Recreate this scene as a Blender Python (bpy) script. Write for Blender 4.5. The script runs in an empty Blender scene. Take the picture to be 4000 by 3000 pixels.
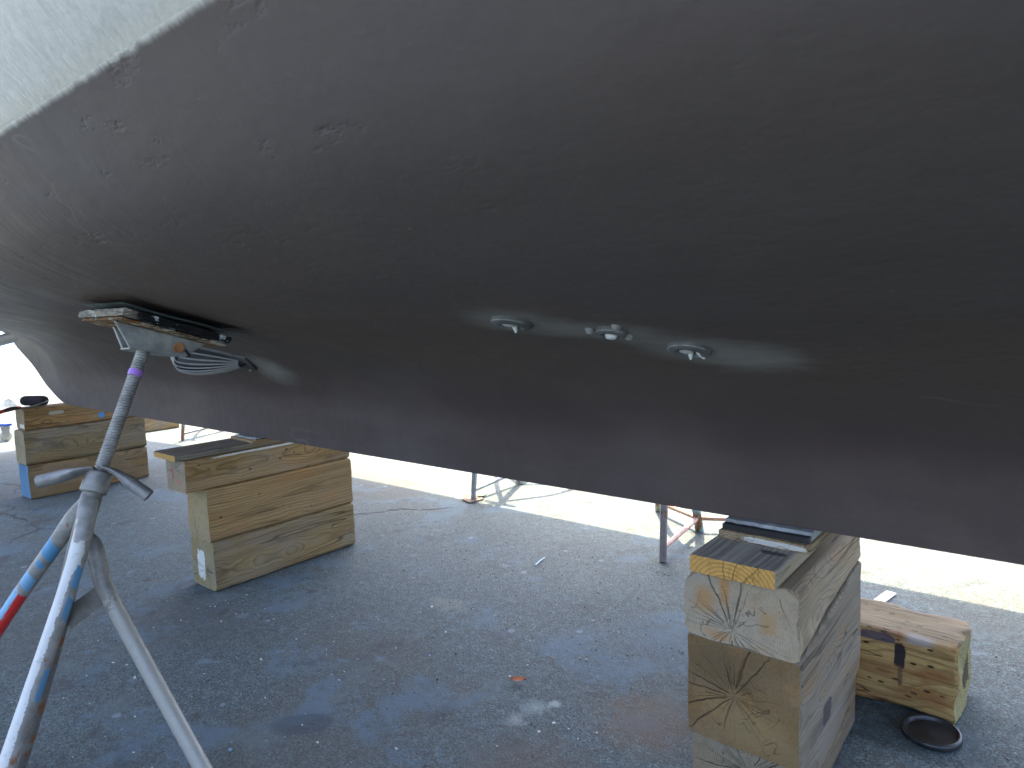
import bpy, math, random
import numpy as np
from mathutils import Vector, Matrix
R = math.radians
scene = bpy.context.scene
col = scene.collection
# ------------------------------------------------------------------ camera
PITCH, ROLL, YAW = R(6.0), R(1.9), R(39.5)
cy_, sy_ = math.cos(YAW), math.sin(YAW)
f0 = Vector((-sy_, cy_, 0)); r0 = Vector((cy_, sy_, 0)); up = Vector((0, 0, 1))
fw = f0 * math.cos(PITCH) - up * math.sin(PITCH)
u1 = up * math.cos(PITCH) + f0 * math.sin(PITCH)
rr = r0 * math.cos(ROLL) - u1 * math.sin(ROLL)
uu = r0 * math.sin(ROLL) + u1 * math.cos(ROLL)
cd = bpy.data.cameras.new("camera"); cam = bpy.data.objects.new("camera", cd); col.objects.link(cam)
cam.matrix_world = Matrix(((rr.x, uu.x, -fw.x, 0), (rr.y, uu.y, -fw.y, 0), (rr.z, uu.z, -fw.z, 1.25), (0, 0, 0, 1)))
cd.lens = 24.0; cd.sensor_width = 36.0; cd.clip_start = 0.05; cd.clip_end = 2000
cd.dof.use_dof = True; cd.dof.focus_distance = 2.4; cd.dof.aperture_fstop = 7.0
scene.camera = cam
# ------------------------------------------------------------------ light
SUN_EL, SUN_AZ = R(66), R(-41)      # azimuth from +Y towards +X
w = bpy.data.worlds.new("World"); scene.world = w; w.use_nodes = True
wn = w.node_tree; wn.nodes.clear()
sky = wn.nodes.new("ShaderNodeTexSky"); sky.sky_type = 'NISHITA'; sky.sun_disc = False
sky.sun_elevation = SUN_EL; sky.sun_rotation = SUN_AZ; sky.air_density = 0.6; sky.dust_density = 4.5; sky.ozone_density = 0.9
bg = wn.nodes.new("ShaderNodeBackground"); bg.inputs['Strength'].default_value = 0.135
wo = wn.nodes.new("ShaderNodeOutputWorld")
wn.links.new(sky.outputs[0], bg.inputs[0]); wn.links.new(bg.outputs[0], wo.inputs[0])
sl = bpy.data.lights.new("sun", 'SUN'); sl.energy = 2.45; sl.angle = R(0.5); sl.color = (1, .84, .55)
so = bpy.data.objects.new("sun", sl); col.objects.link(so)
sd = Vector((math.sin(SUN_AZ) * math.cos(SUN_EL), math.cos(SUN_AZ) * math.cos(SUN_EL), math.sin(SUN_EL)))
so.rotation_euler = sd.to_track_quat('Z', 'Y').to_euler(); so.location = sd * 40
vs = scene.view_settings; vs.view_transform = 'Standard'; vs.look = 'None'; vs.exposure = 3.2; vs.gamma = 1
try: vs.use_curve_mapping = False
except Exception: pass
scene.cycles.max_bounces = 8; scene.cycles.diffuse_bounces = 5

# ------------------------------------------------------------------ node helpers
def nd(nt, typ, ins=None, **at):
    n = nt.nodes.new(typ)
    for k, v in at.items(): setattr(n, k, v)
    for k, v in (ins or {}).items():
        if isinstance(v, bpy.types.NodeSocket): nt.links.new(v, n.inputs[k])
        else:
            s = n.inputs[k]
            if s.type == 'RGBA': v = (v, v, v, 1) if isinstance(v, (int, float)) else (*v[:3], 1)
            s.default_value = v
    return n
class Mat:
    def __init__(s, name):
        s.m = bpy.data.materials.new(name); s.m.use_nodes = True; s.t = s.m.node_tree; s.t.nodes.clear()
        s.out = nd(s.t, "ShaderNodeOutputMaterial"); s.tc = nd(s.t, "ShaderNodeTexCoord")
        s.obj = s.tc.outputs['Object']; s.uv = s.tc.outputs['UV']
        s.geo = None
    def pos(s):
        if not s.geo: s.geo = nd(s.t, "ShaderNodeNewGeometry")
        return s.geo.outputs['Position']
    def math(s, op, a, b=0.0, c=None, clamp=False):
        ins = {0: a, 1: b}
        if c is not None: ins[2] = c
        return nd(s.t, "ShaderNodeMath", ins, operation=op, use_clamp=clamp).outputs[0]
    def scale(s, v, sc, off=(0, 0, 0)): return nd(s.t, "ShaderNodeMapping", {'Vector': v, 'Scale': sc, 'Location': off}).outputs[0]
    def noise(s, v, sc=5., det=3., ro=.55, dist=0.): return nd(s.t, "ShaderNodeTexNoise", {'Vector': v, 'Scale': sc, 'Detail': det, 'Roughness': ro, 'Distortion': dist}).outputs[0]
    def noisec(s, v, sc=5., det=2.): return nd(s.t, "ShaderNodeTexNoise", {'Vector': v, 'Scale': sc, 'Detail': det}).outputs[1]
    def vor(s, v, sc=5., feat='F1', rnd=1.0): return nd(s.t, "ShaderNodeTexVoronoi", {'Vector': v, 'Scale': sc, 'Randomness': rnd}, feature=feat)
    def ramp(s, fac, stops, interp='LINEAR'):
        n = nd(s.t, "ShaderNodeValToRGB", {0: fac}); cr = n.color_ramp; cr.interpolation = interp
        while len(cr.elements) < len(stops): cr.elements.new(.5)
        for e, (p, c) in zip(cr.elements, stops):
            e.position = p; e.color = (c, c, c, 1) if isinstance(c, (int, float)) else (*c, 1)
        return n.outputs[0]
    def mr(s, v, a, b, c=0., d=1.): return nd(s.t, "ShaderNodeMapRange", {0: v, 1: a, 2: b, 3: c, 4: d}).outputs[0]
    def sm(s, v, a, b, c=0., d=1.): return nd(s.t, "ShaderNodeMapRange", {0: v, 1: a, 2: b, 3: c, 4: d}, interpolation_type='SMOOTHSTEP').outputs[0]
    def mix(s, f, a, b, mode='MIX'): return nd(s.t, "ShaderNodeMix", {0: f, 6: a, 7: b}, data_type='RGBA', blend_type=mode).outputs[2]
    def sep(s, v): return nd(s.t, "ShaderNodeSeparateXYZ", {0: v}).outputs
    def comb(s, x, y, z): return nd(s.t, "ShaderNodeCombineXYZ", {0: x, 1: y, 2: z}).outputs[0]
    def vadd(s, a, b): return nd(s.t, "ShaderNodeVectorMath", {0: a, 1: b}, operation='ADD').outputs[0]
    def vscale(s, a, k): return nd(s.t, "ShaderNodeVectorMath", {0: a, 'Scale': k}, operation='SCALE').outputs[0]
    def bump(s, h, dist=.01, st=1., nrm=None):
        ins = {'Height': h, 'Distance': dist, 'Strength': st}
        if nrm is not None: ins['Normal'] = nrm
        return nd(s.t, "ShaderNodeBump", ins).outputs[0]
    def done(s, colr, rough=.6, nrm=None, metal=0., spec=.5, trans=None, alpha=None):
        ins = {'Base Color': colr, 'Roughness': rough, 'Metallic': metal, 'Specular IOR Level': spec}
        if nrm is not None: ins['Normal'] = nrm
        if trans is not None: ins['Transmission Weight'] = trans
        if alpha is not None: ins['Alpha'] = alpha
        b = nd(s.t, "ShaderNodeBsdfPrincipled", ins); s.t.links.new(b.outputs[0], s.out.inputs[0]); return s.m

# ------------------------------------------------------------------ object helpers
MW = {}
def tag(o, label=None, cat=None, group=None, kind=None):
    if label: o['label'] = label
    if cat: o['category'] = cat
    if group: o['group'] = group
    if kind: o['kind'] = kind
    return o
def place(o, M, parent=None):
    MW[o.name] = M.copy()
    if parent is not None:
        o.parent = parent; o.matrix_basis = MW[parent.name].inverted() @ M
    else: o.matrix_basis = M
def frame(origin, xax=None, zax=(0, 0, 1)):
    """right-handed frame at origin with given x axis (default world)"""
    o = Vector(origin)
    if xax is None: return Matrix.Translation(o)
    x = Vector(xax).normalized(); z = Vector(zax); z = (z - x * z.dot(x)).normalized(); y = z.cross(x)
    return Matrix(((x.x, y.x, z.x, o.x), (x.y, y.y, z.y, o.y), (x.z, y.z, z.z, o.z), (0, 0, 0, 1)))
def empty(name, loc, M=None):
    o = bpy.data.objects.new(name, None); o.empty_display_size = .1; col.objects.link(o)
    place(o, M if M is not None else Matrix.Translation(Vector(loc))); return o
class MB:
    """collects geometry (world or local coordinates) and builds one mesh object"""
    def __init__(s): s.v = []; s.f = []; s.uv = []; s.mi = []; s.smooth = []
    def add(s, verts, faces, uvs=None, mi=0, smooth=False):
        b = len(s.v); s.v += [tuple(v) for v in verts]
        for k, f in enumerate(faces):
            s.f.append([b + i for i in f]); s.mi.append(mi); s.smooth.append(smooth)
            s.uv.append(uvs[k] if uvs else [(0, 0)] * len(f))
        return s
    def hexa(s, c, mi=0):  # 8 corners: bottom 4 ccw, top 4 ccw
        return s.add(c, [(3, 2, 1, 0), (4, 5, 6, 7), (0, 1, 5, 4), (1, 2, 6, 5), (2, 3, 7, 6), (3, 0, 4, 7)], mi=mi)
    def box(s, lo, hi, M=None, mi=0):
        x0, y0, z0 = lo; x1, y1, z1 = hi
        c = [Vector(p) for p in ((x0, y0, z0), (x1, y0, z0), (x1, y1, z0), (x0, y1, z0), (x0, y0, z1), (x1, y0, z1), (x1, y1, z1), (x0, y1, z1))]
        if M is not None: c = [M @ p for p in c]
        return s.hexa(c, mi)
    def tube(s, pts, rad, n=16, caps=True, mi=0, sub=0, roll=None):
        """swept tube; rad: number, list of numbers or list of (ra, rb); UV = (around, metres along)"""
        P = [Vector(p) for p in pts]
        if not isinstance(rad, (list, tuple)): rad = [rad] * len(P)
        rad = [(a, a) if not isinstance(a, (list, tuple)) else a for a in rad]
        if sub:
            Q = []; Rr = []
            for i in range(len(P) - 1):
                p0 = P[max(i - 1, 0)]; p1 = P[i]; p2 = P[i + 1]; p3 = P[min(i + 2, len(P) - 1)]
                for k in range(sub):
                    t = k / sub; t2 = t * t; t3 = t2 * t
                    Q.append(.5 * ((2 * p1) + (p2 - p0) * t + (2 * p0 - 5 * p1 + 4 * p2 - p3) * t2 + (3 * p1 - p0 - 3 * p2 + p3) * t3))
                    e = t * t * (3 - 2 * t)
                    Rr.append(tuple(rad[i][j] * (1 - e) + rad[i + 1][j] * e for j in (0, 1)))
            Q.append(P[-1]); Rr.append(rad[-1]); P, rad = Q, Rr
        T = [(P[min(i + 1, len(P) - 1)] - P[max(i - 1, 0)]).normalized() for i in range(len(P))]
        a = Vector(roll) if roll is not None else (Vector((0, 0, 1)) if abs(T[0].z) < .8 else Vector((1, 0, 0)))
        a = (a - T[0] * a.dot(T[0])).normalized()
        verts = []; L = [0.]
        for i, p in enumerate(P):
            if i: L.append(L[-1] + (p - P[i - 1]).length)
            a = (a - T[i] * a.dot(T[i])).normalized(); b = T[i].cross(a)
            for k in range(n):
                th = 2 * math.pi * k / n
                verts.append(p + a * (math.cos(th) * rad[i][0]) + b * (math.sin(th) * rad[i][1]))
        faces = []; uvs = []
        for i in range(len(P) - 1):
            for k in range(n):
                k2 = (k + 1) % n
                faces.append((i * n + k, i * n + k2, (i + 1) * n + k2, (i + 1) * n + k))
                uvs.append([(k / n, L[i]), ((k + 1) / n, L[i]), ((k + 1) / n, L[i + 1]), (k / n, L[i + 1])])
        s.add(verts, faces, uvs, mi, True)
        if caps:
            s.add(verts[:n], [tuple(reversed(range(n)))], mi=mi); s.add(verts[-n:], [tuple(range(n))], mi=mi)
        return s
    def lathe(s, prof, M, n=24, mi=0, smooth=True):
        """profile [(r, z)] turned about the local z axis of M"""
        verts = [M @ Vector((r * math.cos(2 * math.pi * k / n), r * math.sin(2 * math.pi * k / n), z)) for r, z in prof for k in range(n)]
        faces = [(i * n + k, i * n + (k + 1) % n, (i + 1) * n + (k + 1) % n, (i + 1) * n + k) for i in range(len(prof) - 1) for k in range(n)]
        return s.add(verts, faces, None, mi, smooth)
    def build(s, name, mats, parent=None, M=None, local=False, bevel=0., label=None):
        if M is None: M = MW[parent.name] if parent is not None else Matrix.Identity(4)
        me = bpy.data.meshes.new(name)
        inv = M.inverted()
        me.from_pydata([tuple(Vector(v)) if local else tuple(inv @ Vector(v)) for v in s.v], [], s.f)
        for m in (mats if isinstance(mats, (list, tuple)) else [mats]): me.materials.append(m)
        me.polygons.foreach_set("material_index", s.mi); me.polygons.foreach_set("use_smooth", s.smooth)
        uvl = me.uv_layers.new(name="UVMap"); flat = [c for f in s.uv for uvv in f for c in uvv]
        uvl.data.foreach_set("uv", flat); me.update()
        o = bpy.data.objects.new(name, me); col.objects.link(o); place(o, M, parent)
        if bevel:
            b = o.modifiers.new("bevel", 'BEVEL'); b.width = bevel; b.segments = 2; b.limit_method = 'ANGLE'
        if label: o['label'] = label
        return o
# ------------------------------------------------------------------ materials
def asphalt():
    m = Mat("asphalt"); p = m.pos()
    big = m.noise(p, .55, 4, .6); med = m.noise(p, 4.5, 5, .65); fine = m.noise(p, 130, 3, .7)
    grit = m.vor(p, 210); gcol = m.sep(grit.outputs['Color'])[0]
    c = m.ramp(fine, [(.28, (.031, .046, .051)), (.45, (.066, .097, .107)), (.60, (.090, .129, .140)), (.76, (.172, .212, .208))])
    c = m.mix(m.sm(gcol, .70, .97, 0, .75), c, (.185, .225, .212))                     # pale stones in the mix
    c = m.mix(m.sm(gcol, .26, .05, 0, .75), c, (.028, .03, .03))
    c = m.mix(m.sm(m.noise(p, 28, 4, .7), .40, .66, 0, .55), c, (.052, .052, .048))
    c = m.mix(m.sm(m.noise(m.scale(p, (1, 1, 1), (9, 4, 0)), 17, 5, .75), .56, .70, 0, .45), c, (.135, .178, .186))
    c = m.mix(m.sm(big, .48, .68, 0, .55), c, (.088, .080, .066))                    # brown dirt
    c = m.mix(m.sm(med, .53, .70, 0, .6), c, (.103, .137, .146), 'MIX')
    # old paint films: blue and grey smears
    s1 = m.noise(m.scale(p, (1, 1, 1), (3.1, 7.7, 0)), 2.3, 6, .68, .3)
    c = m.mix(m.sm(s1, .53, .63, 0, .62), c, (.090, .140, .185))
    s2 = m.noise(m.scale(p, (1, 1, 1), (13.1, 1.7, 0)), 6.5, 5, .65, .2)
    c = m.mix(m.sm(s2, .62, .69, 0, .6), c, (.13, .18, .22))
    s3 = m.noise(m.scale(p, (1, 1, 1), (23.1, 11.7, 0)), 3.1, 5, .7, .3)
    c = m.mix(m.sm(s3, .56, .68, 0, .6), c, (.042, .044, .044))
    # droplets of bottom paint, white and blue
    v = m.vor(p, 9.0); vc = m.sep(v.outputs['Color'])
    d = m.math('ADD', v.outputs['Distance'], m.math('MULTIPLY', m.noise(p, 60, 2), .16))
    c = m.mix(m.math('MULTIPLY', m.sm(d, .23, .20), m.sm(vc[0], .90, .92, 0, .55)), c, (.22, .27, .32))
    v2 = m.vor(p, 38.0); v2c = m.sep(v2.outputs['Color'])
    c = m.mix(m.math('MULTIPLY', m.sm(m.math('ADD', v2.outputs['Distance'], m.math('MULTIPLY', m.noise(p, 90, 2), .2)), .26, .18), m.sm(v2c[0], .90, .92, 0, .6)), c, (.30, .33, .33))
    v3 = m.vor(m.scale(p, (1, 1, 1), (5, 5, 0)), 5.0); v3c = m.sep(v3.outputs['Color'])
    d3 = m.math('ADD', v3.outputs['Distance'], m.math('MULTIPLY', m.noise(p, 26, 4, .7), .35))
    c = m.mix(m.math('MULTIPLY', m.sm(d3, .36, .18), m.sm(v3c[1], .60, .66, 0, .75)), c, (.048, .044, .040))   # pock marks
    # spilt splashes that have a place of their own
    P = m.sep(p)
    def blot(x, y, r, rr_, colr, amt, k=.5, sx=1., ang=0.):
        nonlocal c
        ca, sa = math.cos(ang), math.sin(ang)
        dx = m.math('SUBTRACT', P[0], x); dy = m.math('SUBTRACT', P[1], y)
        ax = m.math('ADD', m.math('MULTIPLY', dx, ca / sx), m.math('MULTIPLY', dy, sa / sx))
        ay = m.math('SUBTRACT', m.math('MULTIPLY', dy, ca), m.math('MULTIPLY', dx, sa))
        q = m.math('SQRT', m.math('ADD', m.math('POWER', ax, 2), m.math('POWER', ay, 2)))
        q = m.math('ADD', q, m.math('MULTIPLY', m.math('SUBTRACT', m.noise(p, 22, 5, .7), .5), r * k * 3))
        c = m.mix(m.sm(q, r + rr_, r - rr_, 0, amt), c, colr)
    blot(-1.27, 1.61, .026, .035, (.28, .34, .33), .65, 1.1)
    blot(-1.23, 1.66, .016, .012, (.32, .37, .36), .7, 1.2)
    blot(-1.28, 1.52, .02, .03, (.33, .36, .34), .6, 1.6)
    blot(-1.80, 1.11, .055, .012, (.035, .048, .065), .55, .15, 1.7, R(40))
    blot(-.78, 2.9, .22, .12, (.085, .135, .19), .5, .9, 1.6)
    blot(-1.05, 2.25, .16, .1, (.085, .135, .19), .5, .9, 1.5)
    blot(-2.05, 2.0, .05, .02, (.20, .22, .20), .35, .8, 2)
    blot(-.95, 1.75, .14, .08, (.13, .085, .05), .5, .8)
    blot(-1.1, 1.35, .15, .08, (.10, .075, .055), .5, .8)
    # cracks
    wp = m.vadd(p, m.vscale(m.noisec(p, 3.0, 4), .35))
    cr = m.vor(m.scale(wp, (.45, .6, 1)), .62, 'DISTANCE_TO_EDGE').outputs['Distance']
    crk = m.math('MULTIPLY', m.sm(cr, .006, .002), m.sm(m.noise(p, 1.3, 2), .46, .58))
    c = m.mix(m.math('MULTIPLY', crk, .7), c, (.022, .02, .02))
    h = m.math('ADD', m.math('MULTIPLY', fine, .6), m.math('MULTIPLY', grit.outputs['Distance'], .35))
    h = m.math('ADD', h, m.math('MULTIPLY', med, 1.2)); h = m.math('SUBTRACT', h, m.math('MULTIPLY', crk, 1.5))
    return m.done(c, m.mr(big, .3, .7, .72, .9), m.bump(h, .006, .8), 0, .35)

def wood(name, light, dark, grey=.3, pith=(0., 0.), ring=.006, seed=0., end=None, endgrey=.3, crack=.6, stain=(.05, .045, .04), stainamt=.4,
         warm=(.32, .15, .05), warmamt=.2, holes=0., marks=(), endmarks=(), checks=.6):
    """solid timber: x runs along the grain. Returns [side, end] materials cut from the same rings."""
    out = []
    for isend in (False, True):
        m = Mat(name + ("_end" if isend else "_side"))
        o = m.scale(m.obj, (1, 1, 1), (seed, 0, 0))
        X = m.sep(m.obj)
        wob = m.noisec(m.scale(o, (1.6, 1.1, 1.1)), 2.2, 3); W = m.sep(wob)
        knot = m.noise(m.scale(o, (1.1, .5, .5)), 3.2, 1)
        amp = m.sm(knot, .52, .72, .03, .11)
        y = m.math('ADD', m.math('SUBTRACT', X[1], pith[0]), m.math('MULTIPLY', m.math('SUBTRACT', W[0], .5), amp if not isend else .035))
        z = m.math('ADD', m.math('SUBTRACT', X[2], pith[1]), m.math('MULTIPLY', m.math('SUBTRACT', W[1], .5), amp if not isend else .035))
        r = m.math('SQRT', m.math('ADD', m.math('POWER', y, 2), m.math('POWER', z, 2)))
        r = m.math('ADD', r, m.math('MULTIPLY', m.noise(m.scale(o, (.6, 12, 12)), 1.4, 2), .006))
        ph = m.math('MULTIPLY', r, 1 / ring)
        fr = m.math('FRACT', ph)
        late = m.ramp(fr, [(0., .05), (.55, .25), (.86, 1.), (.97, .9), (1., .05)])
        fib = m.noise(m.scale(o, (2.5, 160, 160)), 1.0, 3, .7)
        fib2 = m.noise(m.scale(o, (.9, 28, 28)), 1.0, 4, .6)
        big = m.noise(m.scale(o, (1.6, 4, 4)), 1.8, 4, .6)
        big2 = m.noise(m.scale(o, (2.2, 7, 7), (4, 9, 3)), 1.6, 5, .65)
        if not isend:
            c = m.mix(m.math('MULTIPLY', late, .75), light, dark)
            c = m.mix(m.sm(fib2, .42, .72, 0, .55), c, dark)
            c = m.mix(m.sm(big2, .50, .68, 0, warmamt * 2), c, warm)
            c = m.mix(m.sm(big, .40, .66, 0, grey), c, (.23, .215, .19))
            c = m.mix(m.sm(big2, .44, .30, 0, stainamt), c, stain)
            c = m.mix(m.sm(fib, .40, .66, 0, .28), c, tuple(k * .35 for k in dark))
            ln = m.noise(m.scale(o, (.75, 17, 17), (7, 3, 1)), 1.0, 2, .5)
            ck = m.math('MULTIPLY', m.sm(m.math('ABSOLUTE', m.math('SUBTRACT', ln, .5)), .008, .002), m.sm(m.noise(m.scale(o, (1, 3, 3)), 2.0, 1), .46, .56))
            c = m.mix(m.math('MULTIPLY', ck, checks), c, (.016, .012, .008))
            h = m.math('ADD', m.math('MULTIPLY', late, .5), m.math('MULTIPLY', fib, .7)); h = m.math('SUBTRACT', h, m.math('MULTIPLY', ck, 2.5))
        else:
            e = end or light
            c = m.mix(m.math('MULTIPLY', late, .75), e, tuple(k * .52 for k in e))
            c = m.mix(m.sm(m.noise(o, 30, 5, .7), .44, .66, 0, .35), c, tuple(k * .5 for k in e))
            c = m.mix(m.sm(big2, .50, .68, 0, warmamt * 2), c, warm)
            c = m.mix(m.sm(m.noise(o, 7, 4), .40, .66, 0, endgrey), c, (.30, .285, .25))
            c = m.mix(m.sm(m.noise(o, 160, 2, .7), .45, .7, 0, .3), c, tuple(k * .4 for k in e))
            th = m.math('ARCTAN2', z, y)
            thw = m.math('ADD', m.math('MULTIPLY', th, .1592), m.math('MULTIPLY', m.math('SUBTRACT', m.noise(m.comb(m.math('MULTIPLY', th, .8), m.math('MULTIPLY', r, 9.), seed), 1.6, 3, .6), .5), .045))
            def checks_(scale, w0, rmin, rmax, off):
                v = nd(m.t, 'ShaderNodeTexVoronoi', {'W': m.math('ADD', thw, off), 'Scale': scale}, voronoi_dimensions='1D', feature='F1')
                vc = m.sep(v.outputs['Color']); arc = m.math('MULTIPLY', m.math('MULTIPLY', v.outputs['Distance'], 6.283 / scale), r)
                ln_ = m.math('MAXIMUM', m.mr(vc[0], .28, 1, 0, rmax), .0); st0 = m.math('MULTIPLY', vc[1], .03)
                wloc = m.math('MULTIPLY', m.math('MULTIPLY', m.mr(vc[2], 0, 1, .25, 1.), w0), m.math('MULTIPLY', m.sm(r, ln_, m.math('MULTIPLY', ln_, .45)), m.sm(r, -.01, .05)))
                k_ = m.math('MULTIPLY', m.sm(m.math('DIVIDE', arc, m.math('ADD', wloc, 1e-5)), 1.25, .6), m.sm(r, st0, m.math('ADD', st0, .006)))
                return m.math('MULTIPLY', k_, m.sm(r, ln_, m.math('MULTIPLY', ln_, .93)))
            ck = m.math('MAXIMUM', checks_(17., .0021, .09, .26, seed), m.math('MULTIPLY', checks_(41., .0012, .08, .20, seed + .37), .5))
            rc_ = m.noise(m.comb(m.math('MULTIPLY', th, .7), m.math('MULTIPLY', r, 14.), seed + 8.), 1.8, 2, .5)
            ck = m.math('MAXIMUM', ck, m.math('MULTIPLY', m.math('MULTIPLY', m.sm(m.math('ABSOLUTE', m.math('SUBTRACT', rc_, .5)), .010, .003), m.sm(m.noise(o, 9, 2), .54, .62)), .6))
            c = m.mix(m.math('MULTIPLY', ck, crack), c, (.014, .010, .007))
            h = m.math('ADD', m.math('MULTIPLY', late, .35), m.math('MULTIPLY', m.noise(o, 200, 2), .5)); h = m.math('SUBTRACT', h, m.math('MULTIPLY', ck, 3.0))
        if holes:
            v = m.vor(m.scale(o, (.40, 1, 1)), 62); vc = m.sep(v.outputs['Color'])
            hl = m.math('MULTIPLY', m.sm(v.outputs['Distance'], .26, .16), m.sm(vc[0], 1 - holes - .01, 1 - holes))
            c = m.mix(m.math('MULTIPLY', hl, .9), c, (.02, .014, .010)); h = m.math('SUBTRACT', h, m.math('MULTIPLY', hl, 2))
        for (cx, cyy, cz, rx, ry, rz, mc, amt, *soft) in (endmarks if isend else marks):
            so_ = soft[0] if soft else .10
            q = None
            for k, (cc, rad_) in enumerate(((cx, rx), (cyy, ry), (cz, rz))):
                t = m.math('POWER', m.math('DIVIDE', m.math('SUBTRACT', X[k], cc), rad_), 4); q = t if q is None else m.math('ADD', q, t)
            q = m.math('ADD', m.math('POWER', q, .25), m.math('MULTIPLY', m.math('SUBTRACT', m.noise(m.scale(m.obj, (1, 1, 1), (cx * 9, 3, 1)), 45, 4, .7), .5), .9))
            c = m.mix(m.sm(q, 1 + so_, 1 - so_, 0, amt), c, mc)
        out.append(m.done(c, .82, m.bump(h, .0022 if not isend else .003, .9), 0, .25))
    return out
random.seed(4)

# bottom paint: a matt dark film, brushed on fore and aft, going over into the white of the topsides
def bottom_paint():
    m = Mat("bottom_paint"); p = m.pos(); P = m.sep(p)
    n1 = m.noise(p, .9, 4, .6); n2 = m.noise(p, 5, 4, .6)
    c = m.mix(m.sm(n1, .38, .66), (.083, .068, .063), (.096, .071, .056))
    c = m.mix(m.sm(n2, .50, .75, 0, .5), c, (.092, .079, .072))
    c = m.mix(m.math('MULTIPLY', m.sm(P[2], 1.16, .95), m.sm(m.noise(m.scale(p, (1, 1, 1.6), (3, 0, 0)), 1.3, 4, .6), .34, .62, .25, .95)), c, (.060, .044, .040))  # red-brown patches low down, plus shade painted into the keel colour
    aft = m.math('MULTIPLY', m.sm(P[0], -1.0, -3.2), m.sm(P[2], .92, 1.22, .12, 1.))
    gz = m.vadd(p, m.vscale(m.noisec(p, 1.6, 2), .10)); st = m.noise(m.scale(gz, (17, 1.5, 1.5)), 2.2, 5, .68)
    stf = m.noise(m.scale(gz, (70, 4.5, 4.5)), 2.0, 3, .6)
    c = m.mix(m.math('MULTIPLY', m.sm(m.math('ADD', m.math('MULTIPLY', st, .6), m.math('MULTIPLY', stf, .4)), .46, .64, 0, .75), m.mr(aft, 0, 1, .03, 1.)), c, (.175, .145, .112))  # chalky brush streaks; paler aft, where reflected ground glow is painted in
    c = m.mix(m.math('MULTIPLY', m.sm(st, .44, .34, 0, .5), m.mr(aft, 0, 1, .03, 1.)), c, (.044, .039, .038))
    # primer rubbed through round the skin fittings
    for (x, y, z, r, sx) in SCUFFS:
        dx = m.math('MULTIPLY', m.math('SUBTRACT', P[0], x), 1 / sx); dy = m.math('SUBTRACT', P[1], y); dz = m.math('SUBTRACT', P[2], z)
        q = m.math('SQRT', m.math('ADD', m.math('ADD', m.math('POWER', dx, 2), m.math('POWER', dy, 2)), m.math('POWER', dz, 2)))
        q = m.math('ADD', q, m.math('MULTIPLY', m.math('SUBTRACT', m.noise(m.scale(p, (.5, 1, 1)), 26, 5, .7), .5), r * .9))
        c = m.mix(m.sm(q, r * 1.5, r * .2, 0, .9), c, (.20, .195, .175))
    # pale nicks and dots
    v = m.vor(p, 7.0); vc = m.sep(v.outputs['Color'])
    c = m.mix(m.math('MULTIPLY', m.sm(v.outputs['Distance'], .022, .012), m.sm(vc[0], .62, .66, 0, .7)), c, (.20, .19, .17))
    sc = m.noise(m.scale(p, (.8, 2.2, 2.2), (5, 5, 5)), 2.0, 2, .5)
    scr = m.math('MULTIPLY', m.sm(m.math('ABSOLUTE', m.math('SUBTRACT', sc, .5)), .0035, .001), m.sm(m.noise(p, 2.7, 1), .60, .66))
    c = m.mix(m.math('MULTIPLY', scr, .5), c, (.12, .115, .11))
    # waterline, feathered by the brush
    e = m.math('ADD', P[2], m.math('MULTIPLY', m.math('SUBTRACT', m.noise(m.scale(p, (18, 5, 5)), 2.6, 5, .75), .5), .013))
    wl = m.sm(e, 1.610, 1.624)
    c = m.mix(wl, c, (.60, .585, .52))
    # lumps and craters in old coats
    f1 = m.noise(p, 55, 3, .6); lump = m.noise(m.scale(p, (.6, 1, 1)), 9, 3, .55)
    pit = m.sm(m.noise(m.scale(p, (.7, 1.6, 1.6), (2, 2, 2)), 11.0, 4, .65), .60, .78)
    fore = m.math('MULTIPLY', m.sm(P[2], 1.28, 1.48), m.sm(P[0], -.35, -.8, .15, 1.))
    h = m.math('ADD', m.math('MULTIPLY', f1, .16), m.math('MULTIPLY', lump, .75))
    h = m.math('ADD', h, m.math('MULTIPLY', m.math('ADD', st, m.math('MULTIPLY', stf, .35)), m.mr(aft, 0, 1, .03, .9)))
    h = m.math('SUBTRACT', h, m.math('MULTIPLY', pit, m.mr(fore, 0, 1, .03, .38)))
    rough = m.mix(wl, m.math('SUBTRACT', m.mr(n2, .3, .7, .62, .74), m.math('MULTIPLY', aft, .20)), .35)
    return m.done(c, rough, m.bump(h, .006, .8), 0, .30)
def gelcoat():
    m = Mat("white_gelcoat"); p = m.pos(); PZ = m.sep(p)[2]
    c = m.mix(m.sm(m.noise(p, 2, 4), .4, .7), (.56, .55, .52), (.60, .58, .545))
    ez = m.math('ADD', PZ, m.math('MULTIPLY', m.math('SUBTRACT', m.noise(m.scale(p, (9, 3, 3)), 2.4, 3), .5), .03))
    c = m.mix(m.sm(ez, 1.626, 1.645, .35, 0), c, (.52, .495, .385))
    return m.done(c, .35, m.bump(m.noise(m.scale(p, (1, .5, .5)), 42, 4, .6), .006, .55), 0, .5)
def plain(name, c, rough=.6, metal=0., var=.25, bsc=60, bst=.3, spec=.5):
    m = Mat(name); n = m.noise(m.obj, 9, 5, .65)
    cc = m.mix(m.sm(n, .35, .68), tuple(k * (1 - var) for k in c), tuple(min(1, k * (1 + var)) for k in c))
    return m.done(cc, rough, m.bump(m.noise(m.obj, bsc, 3, .6), .002, bst), metal, spec)
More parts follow.
